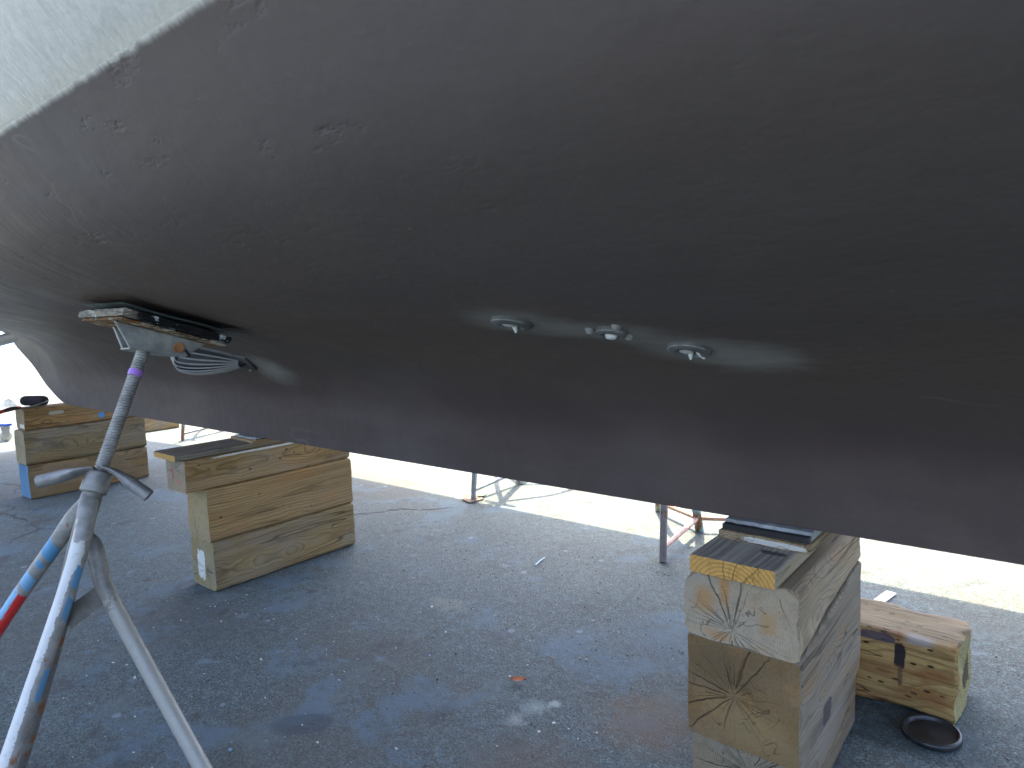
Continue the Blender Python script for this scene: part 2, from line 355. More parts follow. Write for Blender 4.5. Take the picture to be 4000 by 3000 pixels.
def galv(name, c=(.42, .43, .41), rust=.0, dirt=.4):
    m = Mat(name); n = m.noise(m.obj, 22, 5, .65); n2 = m.noise(m.obj, 5, 4, .6); v = m.vor(m.obj, 90)
    cc = m.mix(m.sm(n, .36, .66), tuple(k * .72 for k in c), tuple(min(1, k * 1.18) for k in c))
    cc = m.mix(m.math('MULTIPLY', m.sep(v.outputs['Color'])[0], .12), cc, (.2, .2, .2))
    cc = m.mix(m.sm(n2, .52, .70, 0, dirt), cc, (.20, .185, .16))
    if rust: cc = m.mix(m.sm(m.noise(m.scale(m.obj, (1, 1, 1), (4, 4, 4)), 13, 5, .7), .62 - rust * .25, .70 - rust * .25), cc, (.20, .085, .035))
    return m.done(cc, m.mr(n, .3, .7, .38, .62), m.bump(n, .0015, .5), .35, .5)
def painted_tube(name, base, patches, rust=0., dirt=.4, band=None):
    """tube paint by UV: u round the tube, v metres along it; patches (u0,u1,v0,v1,colour)"""
    m = Mat(name); n = m.noise(m.obj, 22, 5, .65); n2 = m.noise(m.obj, 7, 4, .6)
    U = m.sep(m.uv)
    cc = m.mix(m.sm(n, .36, .66), tuple(k * .72 for k in base), tuple(min(1, k * 1.18) for k in base))
    cc = m.mix(m.sm(n2, .50, .70, 0, dirt), cc, (.19, .175, .15))
    if rust: cc = m.mix(m.sm(m.noise(m.scale(m.obj, (1, 1, 1), (4, 4, 4)), 13, 5, .7), .62 - rust * .25, .70 - rust * .25), cc, (.20, .085, .035))
    jag = m.math('MULTIPLY', m.math('SUBTRACT', m.noise(m.obj, 30, 6, .75), .5), 2.2)
    for (u0, u1, v0, v1, pc) in patches:
        a = m.math('DIVIDE', m.math('ABSOLUTE', m.math('SUBTRACT', U[0], (u0 + u1) / 2)), (u1 - u0) / 2)
        vk = m.math('ADD', U[1], m.math('MULTIPLY', m.math('SUBTRACT', U[0], (u0 + u1) / 2), .055 * (1 if int(v0 * 1000) % 2 else -1)))
        b = m.math('DIVIDE', m.math('ABSOLUTE', m.math('SUBTRACT', vk, (v0 + v1) / 2)), (v1 - v0) / 2)
        q = m.math('ADD', m.math('MAXIMUM', m.math('POWER', a, 2), m.math('POWER', b, 2)), jag)
        cc = m.mix(m.sm(q, 1.06, .96), cc, pc)
    cc = m.mix(m.sm(m.noise(m.scale(m.obj, (1, 1, 1), (8, 2, 5)), 34, 6, .75), .55, .68, 0, .55), cc, (.20, .195, .175))
    return m.done(cc, m.mr(n, .3, .7, .40, .62), m.bump(n, .0015, .5), .15, .5)
# ------------------------------------------------------------------ setting
YK = 1.80                                    # the boat's centre line
SCUFFS = []
g = MB()
def grid(xs, ys, z):
    V = [(x, y, z) for x in xs for y in ys]; n = len(ys)
    return V, [(i * n + j, (i + 1) * n + j, (i + 1) * n + j + 1, i * n + j + 1) for i in range(len(xs) - 1) for j in range(n - 1)]
g.add(*grid([-400, -60, -10, 10, 60, 400], [-400, -60, -5, 10, 60, 400], 0.))
tag(g.build("ground", asphalt()), kind="structure")
def water():
    m = Mat("water"); p = m.pos()
    return m.done((.03, .16, .42), .25, m.bump(m.noise(m.scale(p, (.3, 1, 1)), 3, 3), .05, .6))
wb = MB(); wb.add([(-390, -380, .02), (-54, -380, .02), (-54, 390, .02), (-390, 390, .02)], [(0, 1, 2, 3)])
tag(wb.build("water", water()), kind="structure")

# ------------------------------------------------------------------ boat
ST = [  # X: section knots (half breadth, height) from the keel's foot to the waterline
 (-8.5, [(0, 1.36), (.06, 1.361), (.12, 1.363), (.22, 1.368), (.40, 1.378), (.60, 1.40), (.76, 1.44), (.88, 1.50), (.96, 1.62)]),
 (-7.2, [(0, 1.255), (.05, 1.26), (.10, 1.275), (.18, 1.30), (.38, 1.34), (.62, 1.38), (.84, 1.425), (.98, 1.49), (1.08, 1.62)]),
 (-6.8, [(.018, 1.10), (.026, 1.15), (.05, 1.21), (.15, 1.275), (.38, 1.325), (.65, 1.365), (.87, 1.415), (1.02, 1.485), (1.12, 1.62)]),
 (-6.4, [(.03, .96), (.036, 1.04), (.06, 1.14), (.15, 1.262), (.39, 1.330), (.67, 1.368), (.89, 1.40), (1.06, 1.478), (1.16, 1.62)]),
 (-6.0, [(.045, .785), (.05, .92), (.072, 1.07), (.17, 1.190), (.40, 1.300), (.69, 1.348), (.92, 1.388), (1.09, 1.472), (1.19, 1.62)]),
 (-5.6, [(.06, .692), (.068, .84), (.105, .985), (.20, 1.125), (.42, 1.255), (.70, 1.320), (.94, 1.37), (1.12, 1.465), (1.23, 1.62)]),
 (-3.5, [(.075, .692), (.085, .82), (.12, .95), (.24, 1.075), (.46, 1.195), (.74, 1.280), (1.0, 1.355), (1.21, 1.462), (1.34, 1.62)]),
 (-1.5, [(.075, .692), (.087, .80), (.125, .92), (.25, 1.050), (.48, 1.165), (.77, 1.258), (1.03, 1.345), (1.245, 1.455), (1.38, 1.62)]),
 (0.0, [(.075, .692), (.088, .80), (.13, .91), (.26, 1.040), (.49, 1.158), (.78, 1.255), (1.04, 1.345), (1.245, 1.455), (1.38, 1.62)]),
 (1.8,  [(.075, .692), (.08, .83), (.10, .97), (.18, 1.085), (.38, 1.18), (.62, 1.265), (.83, 1.35), (1.0, 1.457), (1.10, 1.62)]),
 (3.6,  [(.02, .80), (.03, .90), (.04, 1.0), (.06, 1.1), (.10, 1.2), (.16, 1.3), (.22, 1.4), (.27, 1.5), (.30, 1.62)]),
 (4.4,  [(.01, 1.2), (.01, 1.25), (.015, 1.3), (.02, 1.35), (.025, 1.4), (.03, 1.45), (.035, 1.5), (.04, 1.55), (.05, 1.62)]),
]
TOP = [(-8.5, [(.96, 1.62), (1.25, 1.75), (1.7, 2.05), (2.15, 2.5)]), (-7.2, [(1.08, 1.62), (1.35, 1.75), (1.8, 2.05), (2.25, 2.5)]), (-5.6, [(1.23, 1.62), (1.37, 1.75), (1.8, 2.05), (2.3, 2.5)]), (-3.5, [(1.34, 1.62), (1.475, 1.75), (1.75, 2.05), (2.3, 2.5)]),
       (0., [(1.38, 1.62), (1.515, 1.75), (1.75, 2.05), (2.3, 2.5)]), (1.8, [(1.10, 1.62), (1.25, 1.75), (1.6, 2.05), (2.1, 2.55)]), (3.6, [(.30, 1.62), (.42, 1.75), (.7, 2.1), (1.1, 2.7)]), (5.0, [(.05, 1.62), (.06, 1.8), (.08, 2.2), (.12, 2.8)])]
def pchip(xs, ys, x):
    xs = np.array(xs, float); ys = np.array(ys, float); h = np.diff(xs); d = np.diff(ys) / h; n = len(xs); s = np.zeros(n)
    s[0] = d[0]; s[-1] = d[-1]
    for i in range(1, n - 1):
        if d[i - 1] * d[i] > 0:
            w1 = 2 * h[i] + h[i - 1]; w2 = h[i] + 2 * h[i - 1]; s[i] = (w1 + w2) / (w1 / d[i - 1] + w2 / d[i])
    x = np.clip(x, xs[0], xs[-1]); i = np.clip(np.searchsorted(xs, x) - 1, 0, n - 2); t = (x - xs[i]) / h[i]
    return ((1 + 2 * t) * (1 - t) ** 2 * ys[i] + t * (1 - t) ** 2 * h[i] * s[i] + t * t * (3 - 2 * t) * ys[i + 1] + t * t * (t - 1) * h[i] * s[i + 1])
def loft(table, X, sub):
    K = len(table[0][1]); xs = [s[0] for s in table]
    kb = np.array([pchip(xs, [s[1][k][0] for s in table], X) for k in range(K)]); kz = np.array([pchip(xs, [s[1][k][1] for s in table], X) for k in range(K)])
    rows = []
    for i in range(K - 1):
        a, b, c, d = max(i - 1, 0), i, i + 1, min(i + 2, K - 1)
        for t in np.arange(sub) / sub:
            w = (.5 * (-t + 2 * t ** 2 - t ** 3), .5 * (2 - 5 * t ** 2 + 3 * t ** 3), .5 * (t + 4 * t ** 2 - 3 * t ** 3), .5 * (-t ** 2 + t ** 3))
            rows.append((sum(q * kb[j] for q, j in zip(w, (a, b, c, d))), sum(q * kz[j] for q, j in zip(w, (a, b, c, d)))))
    rows.append((kb[-1], kz[-1]))
    return rows
HX = np.concatenate([np.arange(-8.5, -5.0, .06), np.arange(-5.0, 4.41, .10)]); HX[-1] = 4.4
def skin(mb, rows, X, side, y0=YK):
    n = len(X); V = []
    for b, z in rows:
        for i in range(n): V.append((X[i], y0 - side * b[i], z[i]))
    F = []
    for r in range(len(rows) - 1):
        for i in range(n - 1):
            q = (r * n + i, r * n + i + 1, (r + 1) * n + i + 1, (r + 1) * n + i)
            F.append(q if side > 0 else tuple(reversed(q)))
    mb.add(V, F, smooth=True)
boat = empty("boat", (-2, YK, 0)); tag(boat, "big boat propped up on timbers, dark brown bottom paint, white topsides", "boat")
hb = MB(); low = loft(ST, HX, 8)
for sd_ in (1, -1): skin(hb, low, HX, sd_)
foot = [(np.zeros(len(HX)), low[0][1]), low[0]]
for sd_ in (1, -1): skin(hb, foot, HX, sd_)
SCUFFS += [(-.90, 1.11, 1.228, .085, 1.3), (-.80, 1.17, 1.21, .06, 1.6), (-.70, 1.20, 1.20, .07, 1.2), (-.60, 1.30, 1.165, .085, 1.2), (-.50, 1.34, 1.15, .085, 1.3), (-2.62, 1.57, 1.06, .10, 1.3)]
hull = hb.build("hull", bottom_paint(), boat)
GEL = gelcoat()
tb = MB(); TX = np.concatenate([np.arange(-8.5, 4.9, .2), [5.0]]); hi = loft(TOP, TX, 6)
# start the topsides just above the painted edge
for sd_ in (1, -1): skin(tb, hi, TX, sd_)
tb.build("topside", GEL, boat)
dk = MB(); b, z = hi[-1]; n = len(TX)
dk.add([(TX[i], YK - b[i], z[i]) for i in range(n)] + [(TX[i], YK + b[i], z[i]) for i in range(n)], [(i, i + 1, n + i + 1, n + i) for i in range(n - 1)])
dk.build("deck", GEL, boat)
tr = MB(); prof = [(r[0][0], r[1][0]) for r in low] + [(r[0][0], r[1][0]) for r in hi[1:]]
tr.add([(-8.5, YK - b, z) for b, z in prof] + [(-8.5, YK + b, z) for b, z in prof], [(i, len(prof) + i, len(prof) + i + 1, i + 1) for i in range(len(prof) - 1)])
tr.build("transom", GEL, boat)
pl = MB(); pl.box((-8.92, YK - 1.7, 1.72), (-8.56, YK + 1.7, 1.77)); pl.box((-8.57, YK - .8, 1.70), (-8.50, YK - .7, 1.75)); pl.box((-8.57, YK + .7, 1.70), (-8.50, YK + .8, 1.75))
pl.build("swim_platform", GEL, boat)
# ------------------------------------------------------------------ boat fittings
GREYP = plain("grey_fitting_paint", (.16, .165, .16), .5, .1, .2)
DARKP = plain("gap_black", (.012, .012, .013), .6, 0, .3)  # shade in the strainer gaps and chain slot, put in as black
STEELP = plain("dull_shaft_metal", (.085, .08, .075), .5, .0, .3, 30, .2)
RIMP = plain("chipped_rim_paint", (.30, .31, .29), .7, 0, .4)
CREAM = plain("white_sealant", (.52, .535, .50), .5, 0, .12)
sh = MB(); sh.tube([(-5.9, 1.775, 1.262), (-6.6, 1.785, 1.205), (-7.6, 1.80, 1.126), (-8.1, 1.8, 1.087)], .047, 20)
sh.build("propeller_shaft", STEELP, boat)
# intake strainer: a slotted scoop on the garboard
s0 = Vector((-3.035, 1.372, 1.150)); s1 = Vector((-2.72, 1.528, 1.070))
ax = (s1 - s0).normalized(); nrm = Vector((.30, -.42, -.86)); nrm = (nrm - ax * nrm.dot(ax)).normalized(); wd = ax.cross(nrm)
LS = (s1 - s0).length
def scoop_h(t): return .098 * (min(1, t / .22) ** .5 if t < .22 else 1) * (1 - max(0, (t - .30) / .70) ** 1.6)
def scoop_w(t): return .052 * max(0.02, math.sin(math.pi * min(1, max(0, t)) ** .8)) ** .5
body = MB(); NS, NV = 28, 12; V = []
for i in range(NS + 1):
    t = i / NS; h = scoop_h(t) * .95 + .004; ww = scoop_w(t)
    for k in range(NV + 1):
        a = math.pi * k / NV
        V.append(s0 + ax * (LS * t) + wd * (-math.cos(a) * ww) + nrm * (math.sin(a) ** .75 * h))
F = [(i * (NV + 1) + k, (i + 1) * (NV + 1) + k, (i + 1) * (NV + 1) + k + 1, i * (NV + 1) + k + 1) for i in range(NS) for k in range(NV)]
body.add(V, F, mi=1, smooth=True)
fr = MB(); NB = 11   # bars follow the shell from nose to tail
for j in range(NB):
    a = math.pi * (.06 + .88 * j / (NB - 1)); pts = []
    for i in range(2, 27):
        t = i / 28; h = scoop_h(t) + .006; ww = scoop_w(t) + .003
        pts.append(s0 + ax * (LS * t) + wd * (-math.cos(a) * ww) + nrm * (math.sin(a) ** .75 * h))
    body.tube(pts, .0042, 6)
Vn = []; 
for i in range(9):
    t = .0 + .022 * i; h = scoop_h(t) + .009; ww = scoop_w(t) + .007
    for k in range(NV + 1):
        a = math.pi * k / NV
        Vn.append(s0 + ax * (LS * t - .002) + wd * (-math.cos(a) * ww) + nrm * (math.sin(a) ** .75 * h))
body.add(Vn, [(i * (NV + 1) + k, (i + 1) * (NV + 1) + k, (i + 1) * (NV + 1) + k + 1, i * (NV + 1) + k + 1) for i in range(8) for k in range(NV)], smooth=True)
strn = body.build("intake_strainer", [plain("strainer_grey", (.22, .22, .21), .5, 0, .15), DARKP], boat)
bp = MB(); bp.box((-.025, -.060, -.012), (LS + .02, .060, .003), Matrix(((ax.x, wd.x, nrm.x, s0.x), (ax.y, wd.y, nrm.y, s0.y), (ax.z, wd.z, nrm.z, s0.z), (0, 0, 0, 1))))
bp.build("base_plate", plain("base_plate_grey", (.09, .09, .088), .6, 0, .4), strn, bevel=.004)
for t_ in (.0, .42, .98):
    b_ = MB(); c_ = s0 + ax * (LS * t_) - wd * .0 + nrm * .004 + wd * .058
    b_.lathe([(0, .010), (.007, .009), (.009, .004), (.009, 0)], Matrix(((ax.x, wd.x, nrm.x, c_.x), (ax.y, wd.y, nrm.y, c_.y), (ax.z, wd.z, nrm.z, c_.z), (0, 0, 0, 1))), 10)
    b_.build("bolt", GREYP, strn)
# three skin fittings on the run of the bottom
def axes(n):
    z = Vector(n).normalized(); x = Vector((1, 0, 0)); x = (x - z * x.dot(z)).normalized(); y = z.cross(x); return x, y, z
TH = [((-.904, 1.104, 1.231), (0, -.292, -.956), .043, 1), ((-.708, 1.176, 1.208), (0, -.30, -.953), .030, 0), ((-.599, 1.296, 1.166), (0, -.362, -.932), .043, 1)]
for (p, n, r, big_) in TH:
    x, y, z = axes(n); p = Vector(p); Mx = Matrix(((x.x, y.x, z.x, p.x), (x.y, y.y, z.y, p.y), (x.z, y.z, z.z, p.z), (0, 0, 0, 1)))
    d = MB(); d.lathe([(r * 1.06, -.008), (r * 1.04, .004), (r * .96, .0095), (r * .74, .0125), (r * .60, .0125), (r * .52, .009), (r * .48, -.010), (0.0, -.012)], Mx, 36)
    th = d.build("through_hull", plain("fitting_film", (.10, .103, .10), .62, 0, .4, 90, .8), boat)
    rim = MB(); rim.tube([Mx @ Vector((r * 1.0 * math.cos(a), r * 1.0 * math.sin(a), .0075)) for a in np.linspace(.3, 2.6 + big_, 18)], [.0006 + .0010 * abs(math.sin(k * 1.7)) for k in range(18)], 6)
    rim.build("paint_rim", RIMP, th)
    dr = MB(); r_first = p.x < -.85
    if big_:
        for (ang, off, ln, lean) in ((-1.9, .012, .025, .004), (-.7, .016, .012, .016), (2.9, .019, .010, -.016)) if r_first else ((4.4, .013, .024, .0), (5.4, .016, .022, .020), (3.6, .019, .012, -.020), (1.0, .010, .010, -.010), (0.1, .014, .010, .020)):
            q = Mx @ Vector((math.cos(ang) * off, math.sin(ang) * off, -.004)); e = q + Vector((lean * .6, lean * .4, -ln))
            dr.tube([q - Vector((0, 0, -.008)), q + Vector((lean * .2, 0, -ln * .4)), e], [.0125, .0062, .0022], 8, sub=3)
        dr.lathe([(0, .012), (r * .30, .010), (r * .40, -.006)], Mx @ Matrix.Translation((-.006, .004, 0)), 9, smooth=False)
    else:
        dr.lathe([(0, .019), (r * .3, .018), (r * .42, .012), (r * .42, -.01)], Mx, 14)
    dr.build("sealant_drip", CREAM, th)
    if not big_:
        for a in (.9, 2.9, 5.1):
            f_ = MB(); c_ = Mx @ Vector((r * 1.55 * math.cos(a), r * 1.4 * math.sin(a), .001)); M2 = Mx.copy(); M2.translation = c_
            f_.lathe([(0, .010), (.006, .009), (.009, .004), (.011, -.002)], M2, 10); f_.build("fastener", plain("fastener_film", (.22, .22, .21), .6, 0, .4), th)

# ------------------------------------------------------------------ timbers
from mathutils import noise as mn
def timber(name, prof0, prof1, p0, p1, mats, r=.02, amp=.003, endamp=.004, n=22, seed=0., rag=.0, M=None, rc=None):
    """squared log from end p0 to end p1; prof = (y0, y1, z0, z1) in the log's own frame at each end (z up from p's height)"""
    p0 = Vector(p0); p1 = Vector(p1); L = (p1 - p0).length; F_ = M or frame((p0 + p1) / 2, p1 - p0)
    mb = MB(); K = 8
    def ring(t, inset=0.):
        y0, y1, z0, z1 = [a + (b - a) * t for a, b in zip(prof0, prof1)]
        pts = []
        rad = rc or (r, r, r, r)
        cs = [(y1 - rad[0], z0 + rad[0], -90, rad[0]), (y1 - rad[1], z1 - rad[1], 0, rad[1]), (y0 + rad[2], z1 - rad[2], 90, rad[2]), (y0 + rad[3], z0 + rad[3], 180, rad[3])]
        corner = []
        for (cy, cz, a0, r_) in cs:
            corner.append([(cy + r_ * math.cos(R(a0 + 90 * k / 4)), cz + r_ * math.sin(R(a0 + 90 * k / 4))) for k in range(5)])
        for i in range(4):
            pts += corner[i]; a = corner[i][-1]; b = corner[(i + 1) % 4][0]
            pts += [(a[0] + (b[0] - a[0]) * k / K, a[1] + (b[1] - a[1]) * k / K) for k in range(1, K)]
        cy, cz = (y0 + y1) / 2, (z0 + z1) / 2
        return [(cy + (y - cy) * (1 - inset), cz + (z - cz) * (1 - inset)) for y, z in pts], (cy, cz)
    def nz(x, y, z, s): return mn.noise(Vector((x * s * .35 + seed * 3.1, y * s + seed, z * s)))
    ts = [0, .004 / L, .012 / L] + [i / n for i in range(1, n)] + [1 - .012 / L, 1 - .004 / L, 1]
    ins = [.022, .008, 0] + [0] * (n - 1) + [0, .008, .022]
    rings = []
    for t, ii in zip(ts, ins):
        pts, (cy, cz) = ring(t, ii); x = -L / 2 + L * t; row = []
        for (y, z) in pts:
            d = Vector((y - cy, z - cz)); dl = d.length or 1
            a = amp * (nz(x, y, z, 9) + .6 * nz(x, y, z, 30)) + (rag * mn.noise(Vector((y * 60, z * 60, seed))) if ii else 0)
            ex = endamp * mn.noise(Vector((y * 12, z * 12, seed + (5 if t > .5 else 0)))) if (ii or t in (0, 1)) else 0
            row.append(Vector((x + ex, y + d.x / dl * a, z + d.y / dl * a)))
        rings.append(row)
    m_ = len(rings[0]); V = [v for row in rings for v in row]
    mb.add(V, [(i * m_ + k, i * m_ + (k + 1) % m_, (i + 1) * m_ + (k + 1) % m_, (i + 1) * m_ + k) for i in range(len(rings) - 1) for k in range(m_)], smooth=True)
    for e in (0, 1):
        row = rings[0] if e == 0 else rings[-1]; c = sum(row, Vector()) / m_; V = []
        fr_ = (1., .8, .6, .4, .2)
        for q in fr_:
            for v in row:
                w = c + (v - c) * q; w.x += (1 if e else -1) * (endamp * .8 * mn.noise(Vector((w.y * 14, w.z * 14, seed + e * 5))) * (1 - q)); V.append(w)
        V.append(c.copy()); F = []
        for i in range(len(fr_) - 1):
            for k in range(m_): F.append((i * m_ + k, i * m_ + (k + 1) % m_, (i + 1) * m_ + (k + 1) % m_, (i + 1) * m_ + k))
        F += [(4 * m_ + k, 4 * m_ + (k + 1) % m_, 5 * m_) for k in range(m_)]
        if e == 0: F = [tuple(reversed(f)) for f in F]
        mb.add(V, F, mi=1, smooth=True)
    return mb.build(name, mats, M=F_, local=True)
KG = "timbers stacked under the keel"
def cross(name, X0, X1, Y0, Y1, z0, z1, mats, label, cat="timber", group=KG, z0b=None, z1b=None, skew=0., **kw):
    """a timber lying across the boat (local x = +Y, local y = -X)"""
    zc = (z0 + z1) / 2; xc = (X0 + X1) / 2; h = (X1 - X0) / 2
    o = timber(name, (-h, h, z0 - zc, z1 - zc), (-h, h, (z0b if z0b is not None else z0) - zc, (z1b if z1b is not None else z1) - zc), (xc - skew / 2, Y0, zc), (xc + skew / 2, Y1, zc), mats, **kw)
    return tag(o, label, cat, group)
HON = dict(light=(.36, .235, .098), dark=(.165, .095, .036))
OLV = dict(light=(.29, .21, .092), dark=(.140, .092, .038))
cross("timber", -3.24, -3.02, 1.465, 2.262, .002, .240, wood("mid_bottom_timber", **OLV, grey=.35, pith=(-.02, -.03), ring=.0075, seed=1., end=(.27, .225, .11), endgrey=.3, warmamt=.12, holes=.02,
      endmarks=[(-.40, .02, -.01, .05, .035, .07, (.62, .64, .58), .8)]), "thick timber on the asphalt, bottom of the middle stack, white smudge on its end", seed=1, r=.022, amp=.003)
cross("timber", -3.215, -3.015, 1.452, 2.257, .241, .490, wood("mid_centre_timber", **HON, grey=.12, pith=(.03, -.16), ring=.0105, seed=2., end=(.34, .265, .12), endgrey=.2, warmamt=.2, stainamt=.2, holes=.02, checks=.35),
      "honey coloured timber with bold grain, between the other two of the middle stack", seed=2, r=.018, amp=.003)
cross("timber", -3.205, -3.02, 1.365, 2.255, .491, .641, wood("mid_top_timber", **HON, grey=.32, pith=(.0, .02), ring=.0065, seed=3., end=(.30, .24, .14), endgrey=.4, warmamt=.15, holes=.05,
      marks=[(-.05, -.09, .066, .26, .03, .0045, (.62, .63, .56), .85)], endmarks=[(-.445, .03, .01, .03, .012, .03, (.42, .10, .10), .6), (-.445, -.02, -.03, .03, .02, .012, (.42, .12, .11), .55)]),
      "thinner timber with a white paint streak, topmost of the three in the middle stack", seed=3, r=.016, amp=.0025)
cross("plank", -3.255, -3.03, 1.335, 2.22, .642, .668, wood("mid_plank", (.30, .25, .175), (.12, .098, .07), grey=.45, pith=(.0, -.12), ring=.009, seed=4., end=(.50, .30, .085), endgrey=.05, warmamt=.1, crack=.3),
      "long plank overhanging the end of the middle timber stack", "plank", "planks and shims under the keel", seed=4, r=.004, amp=.0012, endamp=.001, skew=.012)
cross("timber", -6.06, -5.845, 1.52, 2.352, .002, .252, wood("aft_bottom_timber", (.215, .145, .062), (.105, .066, .028), grey=.25, pith=(.0, .1), ring=.008, seed=5., end=(.11, .20, .29), endgrey=.15, stainamt=.35, warmamt=.2,
      endmarks=[(-.416, 0, 0, .05, .2, .2, (.085, .20, .32), .9)]), "timber with a blue painted end, bottom of the far left stack", seed=5, r=.014, amp=.003)
cross("timber", -6.065, -5.835, 1.515, 2.35, .253, .510, wood("aft_centre_timber", (.205, .152, .070), (.10, .070, .034), grey=.35, pith=(.05, .02), ring=.0085, seed=6., end=(.30, .24, .13), endgrey=.2, stainamt=.5, warmamt=.1),
      "dark stained timber in the middle of the far left stack", seed=6, r=.030, amp=.004)
cross("timber", -6.04, -5.845, 1.53, 2.345, .511, .668, wood("aft_top_timber", (.29, .17, .058), (.12, .066, .024), grey=.15, pith=(.02, -.03), ring=.007, seed=7., end=(.30, .215, .12), endgrey=.25, warmamt=.35, stainamt=.3,
      marks=[(.10, -.10, -.03, .022, .03, .02, (.06, .22, .48), .95), (-.2, -.10, .03, .05, .03, .012, (.42, .44, .36), .5)], endmarks=[(-.41, -.03, -.05, .03, .05, .014, (.62, .60, .48), .9)]),
      "orange brown timber with a blue paint dab, topmost of the far left stack", seed=7, r=.018, amp=.003)
cross("timber", -.722, -.452, 1.56, 2.10, .002, .163, wood("near_bottom_timber", (.22, .175, .115), (.10, .075, .045), grey=.5, pith=(-.02, .02), ring=.005, seed=8., end=(.23, .185, .115), endgrey=.35, crack=.8),
      "grey brown timber at the foot of the right stack, cut off by the picture edge", seed=8, r=.012, amp=.003)
cross("timber", -.727, -.447, 1.545, 2.115, .165, .430, wood("near_centre_timber", (.26, .22, .155), (.14, .11, .075), grey=.32, pith=(.02, -.0), ring=.0042, seed=9., end=(.195, .122, .048), endgrey=.10, crack=.75, warm=(.30, .16, .05), warmamt=.25, checks=.5,
      marks=[(-.06, -.142, -.09, .035, .03, .03, (.05, .042, .045), .85)], endmarks=[(-.285, .06, .07, .1, .10, .05, (.10, .065, .03), .5, .6), (-.285, -.03, -.07, .1, .09, .05, (.25, .185, .09), .45, .6)]), "square dark brown timber with star cracks, second down in the right stack", seed=9, r=.010, amp=.003, z0b=.165, z1b=.500)
cross("timber", -.732, -.452, 1.542, 2.125, .431, .602, wood("near_top_timber", (.40, .32, .205), (.22, .165, .10), grey=.28, pith=(.015, -.045), ring=.0038, seed=10., end=(.40, .325, .215), endgrey=.35, crack=.62, warm=(.34, .18, .07), warmamt=.22, stainamt=.3, checks=.45,
      endmarks=[(-.29, .085, .015, .1, .025, .03, (.36, .19, .06), .7, .6), (-.29, .035, .06, .1, .012, .045, (.36, .18, .05), .75, .6), (-.29, -.07, -.01, .1, .02, .025, (.34, .20, .07), .6, .6), (-.29, .05, -.07, .1, .03, .012, (.36, .19, .06), .6, .6)]),
      "pale weathered timber with a cracked end, topmost of the right stack", seed=10, r=.02, amp=.006, rag=.009, rc=(.012, .05, .03, .016), z0b=.501, z1b=.602)
cross("plank", -.708, -.498, 1.520, 2.05, .603, .646, wood("near_plank", (.44, .40, .33), (.16, .145, .122), grey=.15, pith=(.01, -.075), ring=.0105, seed=11., end=(.56, .315, .085), endgrey=.0, crack=.25, stainamt=.25, stain=(.05, .05, .05), warmamt=.0, warm=(.5, .3, .1), marks=[(0, -.105, -.004, 1, .007, .0185, (.33, .275, .185), .85, .2), (-.15, -.06, .02, .012, .03, .02, (.03, .028, .03), .8)]),
      "dark grey topped plank with a fresh yellow end on the right stack", "plank", "planks and shims under the keel", seed=11, r=.006, amp=.001, endamp=.001, rc=(.004, .006, .006, .004))
SHIM = wood("shim_wood", (.36, .27, .15), (.17, .11, .05), grey=.3, pith=(.0, -.2), ring=.006, seed=12., marks=[(-.15, -.03, -.001, .02, .075, .007, (.60, .60, .54), .8)], warmamt=.3)
FELT = plain("grey_bitumen_felt", (.29, .305, .305), .85, 0, .35, 120, .8)
tag(timber("shim", (-.115, .115, -.011, .011), (-.115, .115, -.011, .011), (-.582, 1.672, .657), (-.575, 1.96, .657), [SHIM[0], SHIM[0]], r=.005, amp=.003, seed=3, rag=.004), "paint smeared wooden shim lying on the grey plank under the keel", "shim", "planks and shims under the keel")
fb = MB(); 
for k in range(14):
    x0 = -.690 + k * .0155
    fb.hexa([(x0, 1.700 + .006 * mn.noise(Vector((k * .7, 0, 0))), .6685), (x0 + .0155, 1.700 + .006 * mn.noise(Vector((k * .7 + .7, 0, 0))), .6685), (x0 + .0155, 1.94, .6685), (x0, 1.94, .6685),
             (x0, 1.706 + .006 * mn.noise(Vector((k * .7, 0, 0))), .6905), (x0 + .0155, 1.706 + .006 * mn.noise(Vector((k * .7 + .7, 0, 0))), .6905), (x0 + .0155, 1.94, .6905), (x0, 1.94, .6905)])
fb.box((-.690, 1.684, .6680), (-.474, 1.7065, .6820), mi=1)
tag(fb.build("felt_pad", [FELT, plain("black_tar_edge", (.012, .011, .011), .7, 0, .3, 90, .8)]), "ragged grey felt strip squeezed between the keel and the shim on the right stack", "felt pad", "planks and shims under the keel")
tag(timber("shim", (-.12, .12, -.006, .006), (-.12, .12, -.006, .006), (-3.115, 1.690, .676), (-3.095, 1.95, .676), wood("mid_shim_wood", (.40, .28, .13), (.18, .11, .05), seed=13., grey=.1, pith=(0, -.2), warmamt=.4), r=.003, amp=.002, seed=5), "thin orange wooden shim on the middle stack's plank", "shim", "planks and shims under the keel")
fb2 = MB(); fb2.box((-3.20, 1.705, .6835), (-3.01, 1.94, .6905))
tag(fb2.build("felt_pad", [FELT], bevel=.002), "thin dark felt strip over the middle stack's wooden shim", "felt pad", "planks and shims under the keel")
